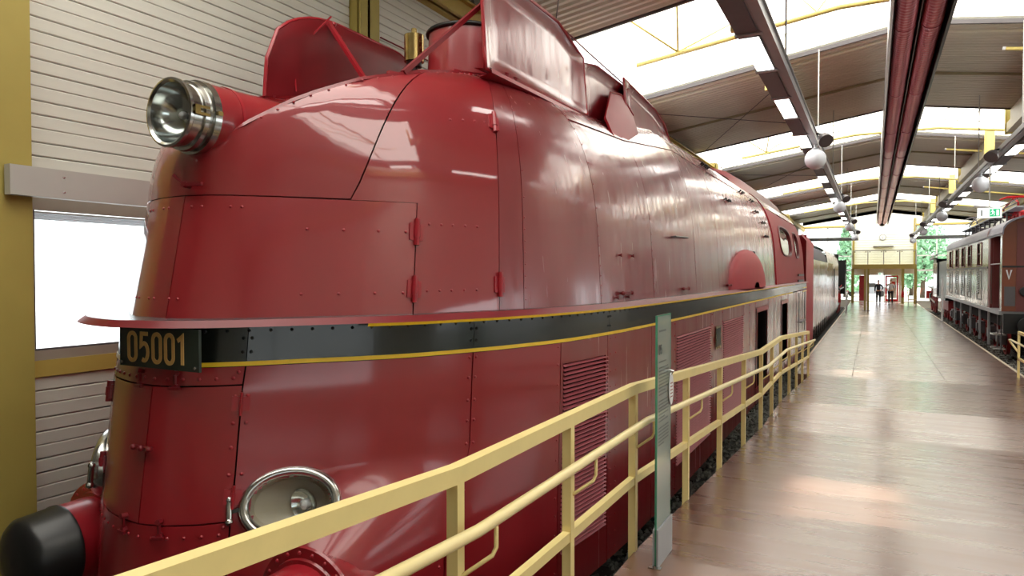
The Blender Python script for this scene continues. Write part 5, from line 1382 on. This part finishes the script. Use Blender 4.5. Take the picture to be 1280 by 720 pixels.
# ------------------------------------------------------------------ ramp railing
RXP = -1.255
rail = thing('ramp_railing', 'pale yellow railing with round cream handrail along the ramp beside the red locomotive', 'railing', (RXP, 4, 0.8))
PY = [-.64, .66, 1.96, 2.94, 3.92, 5.23, 6.53, 7.87, 9.2, 10.25, 11.3, 12.55, 13.8, 15.05, 16.5]
def along(ys, h, x): return [(x, y, floor_z(y)+h) for y in ys]
KN = [-3.5, 1.96, 3.92, 9.2, 11.3, 16.5]
def rect_rail(pts, w, h):
    m = MB(); rows = []
    for p in pts: rows.append([(p[0]-w/2, p[1], p[2]-h/2), (p[0]+w/2, p[1], p[2]-h/2), (p[0]+w/2, p[1], p[2]+h/2), (p[0]-w/2, p[1], p[2]+h/2)])
    m.grid(rows, closed_u=True); m.add(rows[0], [(0, 1, 2, 3)]); m.add(rows[-1], [(3, 2, 1, 0)]); return m
build('top_rail', rect_rail(along(KN, 1.0-.03, RXP), .046, .06), 'rail_yellow', rail)
for a, b in zip([-3.5]+PY, PY):
    ks = [a+.02]+[k for k in KN if a+.05 < k < b-.05]+[b-.02]
    build('lower_rail', rect_rail(along(ks, .425, RXP), .036, .046), 'rail_yellow', rail)
for y in PY:
    m = MB(); m.b2(RXP-.022, RXP+.022, y-.022, y+.022, floor_z(y)-.12, floor_z(y)+.945); po = build('post', m, 'rail_yellow', rail)
    m = MB(); h = floor_z(y); xx = RXP+.022
    m.tube([(xx, y, h+.62), (-1.172, y+.11, h+.665), (-1.165, y+.125, h+.69), (-1.165, y+.125, floor_z(y+.125)+.775)], .008, 6); build('handrail_bracket', m, 'rail_yellow', po, smooth=True)
hk = []
for i, k in enumerate(KN[:-1]):
    hk.append(k)
hp = along([-3.5, 1.84, 1.96, 2.08, 3.80, 3.92, 4.04, 9.08, 9.2, 9.32, 11.18, 11.3, 11.42, 16.9], .79, -1.165)
hp += [(-1.165, 17.1, floor_z(17.1)+.78), (-1.20, 17.2, floor_z(17.2)+.74), (-1.235, 17.12, floor_z(17.1)+.70), (-1.25, 16.52, floor_z(16.5)+.66)]
m = MB(); m.tube(hp, .0215, 12); build('handrail', m, 'rail_tube', rail, smooth=True)

rr = thing('platform_railing', 'short pale yellow railing end with handrail loop at the right platform edge', 'railing', (2.86, 17, 0.45))
PR = [18.5, 16.9, 15.6, 14.3, 13.0, 11.3]
for y in PR:
    m = MB(); m.b2(2.838, 2.882, y-.022, y+.022, floor_z(y), floor_z(y)+.97); build('post', m, 'rail_yellow', rr)
build('top_rail', rect_rail(along([11.0, 11.3, 16.9, 18.52], 1.0, 2.86), .046, .06), 'rail_yellow', rr)
build('lower_rail', rect_rail(along([11.0, 11.3, 16.9, 18.5], .425, 2.86), .036, .046), 'rail_yellow', rr)
m = MB(); m.tube(along([11.0, 11.3, 16.9, 18.9], .80, 2.77)+[(2.77, 19.05, 1.235), (2.80, 19.12, 1.18), (2.83, 19.0, 1.12), (2.85, 18.5, 1.02)], .0215, 10); build('handrail', m, 'rail_tube', rr, smooth=True)

# ------------------------------------------------------------------ glass information stele
sx0 = -1.065; sy0, sy1 = 3.74, 4.03; fz = 1.095
st = thing('information_stele', 'tall narrow glass information panel in a steel foot beside the railing', 'sign', (sx0, 3.88, fz))
m = MB(); m.b2(sx0-.006, sx0+.006, sy0+.006, sy1-.006, fz+.01, fz+1.415); build('glass_panel', m, 'sign_glass', st)
for nm, bb in (('near_edge', (sy0, sy0+.006, fz+.01, fz+1.415)), ('far_edge', (sy1-.006, sy1, fz+.01, fz+1.415)), ('top_edge', (sy0, sy1, fz+1.412, fz+1.42))):
    m = MB(); m.b2(sx0-.006, sx0+.006, bb[0], bb[1], bb[2], bb[3]); build('glass_edge', m, 'sign_edge', st)
m = MB(); m.b2(sx0+.006, sx0+.016, sy0-.005, sy1+.01, fz, fz+.215); m.b2(sx0-.016, sx0-.006, sy0-.005, sy1+.01, fz, fz+.215); build('foot_channel', m, 'grey_metal', st)
m = MB(); m.b2(sx0-.035, sx0+.035, sy0-.03, sy0+.01, fz, fz+.008); m.lathe((sx0, sy0-.02, fz+.008), (0, 0, 1), [(0, .01), (.012, .01), (.012, 0)], 8); build('foot_tab', m, 'chrome', st, auto=40)
xf = sx0+.007
def tl(z, a, b, h):
    m = MB(); m.b2(xf, xf+.0008, sy0+.03+a, sy0+.03+b, fz+z, fz+z+h); return m
build('heading_print', tl(1.325, 0, .14, .010), 'ink', st)
m = MB(); x_ = sy0+.03
for ch in '05':
    for pts, cl in digit(ch): m.stroke([(a*.075, b*.05) for a, b in pts], .010, (xf, x_, fz+1.20), (0, 1, 0), (0, 0, 1), (.0008, 0, 0), cl)
    x_ += .034
build('number_print', m, 'ink', st)
build('subheading_print', tl(1.150, 0, .15, .008), 'ink', st)
m = MB(); rr_ = random.Random(3)
for i in range(24):
    z = 1.118-.019*i
    if i in (9, 17): continue
    m.b2(xf, xf+.0008, sy0+.03, sy0+.03+(.20 if i % 8 != 7 else .12)+rr_.uniform(-.015, .015), fz+z, fz+z+.0065)
t_ = build('text_lines', m, 'ink', st); t_['kind'] = 'stuff'
tagz = fz+.975; ty = sy1-.03
m = MB(); m.lathe((sx0+.014, ty, tagz), (1, 0, 0), [(0, .001), (0, .05), (.004, .05), (.004, .001)], 24, caps=False)
m.v = [(p[0], ty+(p[1]-ty)*.92, tagz+(p[2]-tagz)*1.9) for p in m.v]
tg = thing('oval_tag', 'white oval tag hanging on the glass information panel', 'tag', (sx0+.016, ty, tagz-.095)); build('tag_disc', m, 'white', tg, auto=40)
m = MB(); m.tube([(sx0+.016, ty, tagz+.085), (sx0+.03, ty, tagz+.105), (sx0+.006, ty, tagz+.11)], .006, 6); build('hook', m, 'chrome', tg)
m = MB()
for i in range(5): m.b2(sx0+.018, sx0+.0185, ty-.025, ty+.025, tagz+.03-.02*i, tagz+.036-.02*i)
pr_ = build('tag_print', m, 'red_plain', tg); pr_['kind'] = 'stuff'

# ------------------------------------------------------------------ far platform furniture
ps = thing('slim_post', 'slim white post standing at the right platform edge near the black tender', 'post', (2.95, 38.5, .45))
m = MB(); m.b2(2.91, 2.99, 38.46, 38.54, .46, 2.55); build('post', m, 'white', ps); m = MB(); m.b2(2.85, 3.05, 38.4, 38.6, .45, .465); build('foot_plate', m, 'grey_dark', ps)
ba = thing('barrier', 'small white barrier with red tip at the left platform edge by the black locomotive', 'barrier', (-1.4, 46.6, .45))
for y in (45.6, 47.4):
    m = MB(); m.b2(-1.44, -1.38, y-.03, y+.03, .46, 1.55); build('post', m, 'white', ba); m = MB(); m.b2(-1.52, -1.2, y-.1, y+.1, .45, .465); build('foot_plate', m, 'grey_dark', ba)
m = MB(); m.tube([(-1.41, 45.2, 1.45), (-1.41, 47.6, 1.6)], .04, 8); build('bar', m, 'white', ba)
m = MB(); m.lathe((-1.41, 47.6, 1.6), (0, 1, .06), [(0, .06), (.5, .06), (.5, 0)], 10); build('red_tip', m, 'red_bright', ba)
be = thing('chair', 'light wooden chair with steel frame on the right platform near the entrance', 'chair', (2.5, 56, .45))
m = MB(); m.b2(2.2, 2.75, 55.75, 56.25, .88, .92); build('seat', m, 'wood', be)
m = MB(); m.box((2.22, 56.0, 1.22), (.04, .5, .55), ry=-.12); build('backrest', m, 'wood', be)
for x in (2.24, 2.72):
    for y in (55.8, 56.2): m = MB(); m.tube([(x, y, .45), (x, y, .88)], .018, 6); build('leg', m, 'steel', be)
fe = thing('fire_extinguisher', 'orange-red fire extinguisher hung on the column right of the entrance', 'extinguisher', (2.02, 59.85, .95))
m = MB(); m.lathe((2.02, 59.87, .95), (0, 0, 1), [(0, .07), (.02, .085), (.42, .085), (.50, .04), (.56, .03)], 14); build('cylinder', m, 'red_bright', fe, auto=50)
m = MB(); m.box((2.02, 59.87, 1.54), (.05, .16, .04)); build('valve_handle', m, 'black', fe); m = MB(); m.tube([(2.05, 59.83, 1.5), (2.12, 59.80, 1.35), (2.11, 59.80, 1.1)], .014, 6); build('hose', m, 'black', fe, smooth=True)

# ------------------------------------------------------------------ two visitors in the doorway
def skin_mesh(name, verts, edges, mt, parent, base, sub=1):
    me = bpy.data.meshes.new(name); me.from_pydata([(v[0]+base.x-wloc(parent).x, v[1]+base.y-wloc(parent).y, v[2]+base.z-wloc(parent).z) for v in verts], edges, [])
    o = bpy.data.objects.new(name, me); COL.objects.link(o); o.parent = parent; me.materials.append(M[mt])
    o.modifiers.new('skin', 'SKIN').use_smooth_shade = True
    sl = me.skin_vertices[0].data
    for i, v in enumerate(verts): sl[i].radius = (v[3], v[4] if len(v) > 4 else v[3])
    sl[0].use_root = True
    s = o.modifiers.new('sub', 'SUBSURF'); s.levels = sub; s.render_levels = sub
    WLOC[o.name] = wloc(parent); return o
def person(label, loc, facing, top, legs, hair, arms, H=1.8):
    t = thing('person', label, 'person', loc); f = H/1.8; F = facing      # F = -1 faces the camera
    b = Vector(loc); V = []; E = []
    def chain(pts, start=None):
        prev = start
        for p in pts:
            V.append((p[0]*f, p[1]*f*(-F), p[2]*f)+tuple(r*f for r in p[3:])); i = len(V)-1
            if prev is not None: E.append((prev, i))
            prev = i
        return prev
    chain([(0, 0, .96, .13, .10)]); sp = chain([(0, 0, 1.15, .13, .09), (0, .01, 1.35, .15, .10), (0, 0, 1.46, .10, .08)], 0)
    nk = chain([(0, 0, 1.54, .055, .055), (0, -.02, 1.62, .07, .085), (0, -.02, 1.70, .078, .095), (0, -.01, 1.78, .05, .06)], sp)
    for s, arm in ((-1, arms[0]), (1, arms[1])):
        e = chain([(s*.19, 0, 1.43, .055)]+[(s*a, y, z, r) for a, y, z, r in arm], sp)
        hx_, hy_, hz_ = V[e][0]/f, V[e][1]/f*(-F), V[e][2]/f
        pm = chain([(hx_, hy_-.01, hz_-.06, .030, .018)], e)
        for k in range(4): chain([(hx_+s*.004, hy_-.03+.02*k, hz_-.11, .009), (hx_, hy_-.032+.02*k, hz_-.15+.01*abs(k-1), .008)], pm)
        chain([(hx_-s*.02, hy_-.045, hz_-.05, .010), (hx_-s*.025, hy_-.06, hz_-.09, .009)], e)
    for s in (-1, 1):
        chain([(s*.10, 0, .88, .095), (s*.11, -.01, .50, .06), (s*.11, .02, .10, .042), (s*.115, -.03, .04, .04, .035), (s*.12, -.14, .03, .035, .025)], 0)
    skin_mesh('body', V, E, 'skin', t, b)
    V2 = [(0, 0, .93*f, .15*f, .115*f), (0, 0, 1.15*f, .16*f, .12*f), (0, 0, 1.35*f, .175*f, .125*f), (0, 0, 1.46*f, .12*f, .10*f), (0, 0, 1.50*f, .075*f, .075*f)]; E2 = [(0, 1), (1, 2), (2, 3), (3, 4)]
    for s, arm in ((-1, arms[0]), (1, arms[1])):
        pv = 3
        for a, y, z, r in [(.19, 0, 1.43, .055)]+arm[:-1] + ([] if top == 'shirt' else [arm[-1]]):
            V2.append((s*a*f, y*f*(-F), z*f, (r+.018)*f, (r+.018)*f)); E2.append((pv, len(V2)-1)); pv = len(V2)-1
    skin_mesh('shirt' if top == 'shirt' else 'jacket', V2, E2, top, t, b)
    V3 = [(0, 0, .95*f, .155*f, .12*f)]; E3 = []
    for s in (-1, 1):
        pv = 0
        for x, y, z, r in ((.10, 0, .86, .105), (.11, -.01, .50, .078), (.11, .01, .07, .062)):
            V3.append((s*x*f, y*f*(-F), z*f, r*f, r*f)); E3.append((pv, len(V3)-1)); pv = len(V3)-1
    skin_mesh('trousers', V3, E3, legs, t, b)
    m = MB(); m.ball((loc[0], loc[1]+.02*F*f*-1*-1, loc[2]+1.745*f), .098*f, 14, 10, .85, 1.05, .85); m.v = [p for p in m.v]
    # hair cap: keep the back and top of the ball
    keep = [fc for fc in m.f if sum(m.v[i][2] for i in fc)/len(fc) > loc[2]+1.735*f or sum((m.v[i][1]-loc[1])*(-F) for i in fc)/len(fc) > .03]
    m.f = keep; m.m = [0]*len(keep); build('hair', m, hair, t, smooth=True)
    m = MB(); yf = loc[1]+F*.105*f
    for s in (-.03, .03): m.ball((loc[0]+s*f, yf, loc[2]+1.69*f), .012*f, 8, 6)
    build('eye', m, 'white', t, smooth=True)
    m = MB(); m.ball((loc[0], yf+F*.01, loc[2]+1.655*f), .018*f, 8, 6, .8, 1, 1.5); build('nose', m, 'skin', t, smooth=True)
    m = MB(); m.ball((loc[0], yf-F*.002, loc[2]+1.615*f), .022*f, 8, 6, 1.2, .5, .35); build('mouth', m, 'red_plain', t, smooth=True)
    for s in (-1, 1):
        m = MB(); m.ball((loc[0]+s*.085*f, loc[1]+F*.01, loc[2]+1.675*f), .028*f, 8, 6, .4, .8, 1.1); build('ear', m, 'skin', t, smooth=True)
        m = MB(); m.ball((loc[0]+s*.115*f, loc[1]+F*.07*f, loc[2]+.045*f), .075*f, 10, 6, .65, 1.7, .6); build('shoe', m, 'black', t, smooth=True)
    return t
hang = [(.24, .01, 1.16, .042), (.25, -.04, .90, .032)]
hip = [(.33, .06, 1.20, .042), (.22, -.10, 1.05, .032)]
person('person in a dark navy jacket and trousers standing in the bright doorway', (.40, 61.2, .45), -1, 'navy', 'navy', 'hair', (hang, hip), 1.78)
person('person in a white shirt and dark trousers standing before the red framed door', (1.24, 61.0, .45), -1, 'shirt', 'trouser', 'hair', (hip, hang), 1.82)

# ------------------------------------------------------------------ outside the end windows
m = MB(); m.b2(-40, 40, YE+.2, 130, .2, .42); structure(build('ground', m, 'pave', origin=(0, 90, 0)), 'pale paved yard outside the end windows', 'ground')
def tree(x, y, h, r, label, conifer=False):
    t = thing('tree', label, 'tree', (x, y, .42)); rr = random.Random(int(x*7+y))
    m = MB(); m.tube([(x, y, .42), (x+.1, y, h*.5), (x, y, h*.9)], [.22, .15, .05], 8); build('trunk', m, 'bark', t, smooth=True)
    for k in range(5):
        a = rr.uniform(0, 2*PI); z = h*(.35+.1*k); m = MB(); m.tube([(x, y, z), (x+math.cos(a)*r*.5, y+math.sin(a)*r*.5, z+.6)], [.07, .03], 6); build('branch', m, 'bark', t, smooth=True)
    m = MB()
    for i in range(2600):
        if conifer:
            z = rr.random(); rad = r*(1-z)*(.6+.4*((z*9) % 1)); a = rr.uniform(0, 2*PI); p = Vector((x+math.cos(a)*rad, y+math.sin(a)*rad, 1.0+z*(h-.8)))
        else:
            d = Vector((rr.gauss(0, 1), rr.gauss(0, 1), rr.gauss(0, 1))).normalized()*r*rr.uniform(.55, 1.0)*(1+.2*math.sin(i))
            p = Vector((x, y, h*.62))+Vector((d.x, d.y, d.z*h*.36/r))
        s = rr.uniform(.10, .22); u = Vector((rr.gauss(0, 1), rr.gauss(0, 1), rr.gauss(0, 1))).normalized(); v = u.cross(Vector((rr.gauss(0, 1), rr.gauss(0, 1), rr.gauss(0, 1)))).normalized()
        m.add([p-u*s-v*s*.5, p+u*s-v*s*.5, p+u*s*.6+v*s*.5, p-u*s*.6+v*s*.5], [(0, 1, 2, 3)])
    o = build('crown', m, 'leaf', t); o['kind'] = 'stuff'
tree(4.2, 76, 8.0, 2.2, 'leafy green tree outside the right end window, nearest the entrance'); tree(8.2, 80, 6.2, 2.4, 'low leafy tree outside the right end window, farthest right')
tree(3.6, 84, 5.0, 1.8, 'small bushy tree outside, just right of the entrance columns'); tree(-2.4, 76, 8.2, 1.7, 'green conifer outside the left end window', True); tree(-6.6, 84, 5.5, 2.0, 'leafy tree outside the left end window above the tender')
ca = thing('car', 'silver car parked outside beyond the open entrance', 'car', (-.6, 79, .42))
m = MB(); prof = [(-2.1, .25), (-2.1, .75), (-1.9, .85), (-1.0, .92), (-.5, 1.38), (.8, 1.42), (1.5, .98), (2.05, .9), (2.1, .3)]
m.prism(prof, (-.6, 78.2, .42), (1, 0, 0), (0, 0, 1), (0, 1.65, 0)); build('body', m, 'car', ca)
m = MB(); m.prism([(-.85, .95), (-.45, 1.32), (.15, 1.34), (.15, .95)], (-.6, 78.19, .42), (1, 0, 0), (0, 0, 1), (0, .012, 0)); build('side_window', m, 'black', ca)
m = MB(); m.prism([(.22, .95), (.22, 1.34), (.75, 1.34), (1.25, .98)], (-.6, 78.19, .42), (1, 0, 0), (0, 0, 1), (0, .012, 0)); build('side_window', m, 'black', ca)
for dx in (-1.35, 1.35):
    for y in (78.15, 79.65):
        m = MB(); m.lathe((-.6+dx, y, .42+.31), (0, 1, 0), [(0, .2), (0, .31), (.2, .31), (.2, .2)], 18); build('wheel', m, 'black', ca, auto=40)
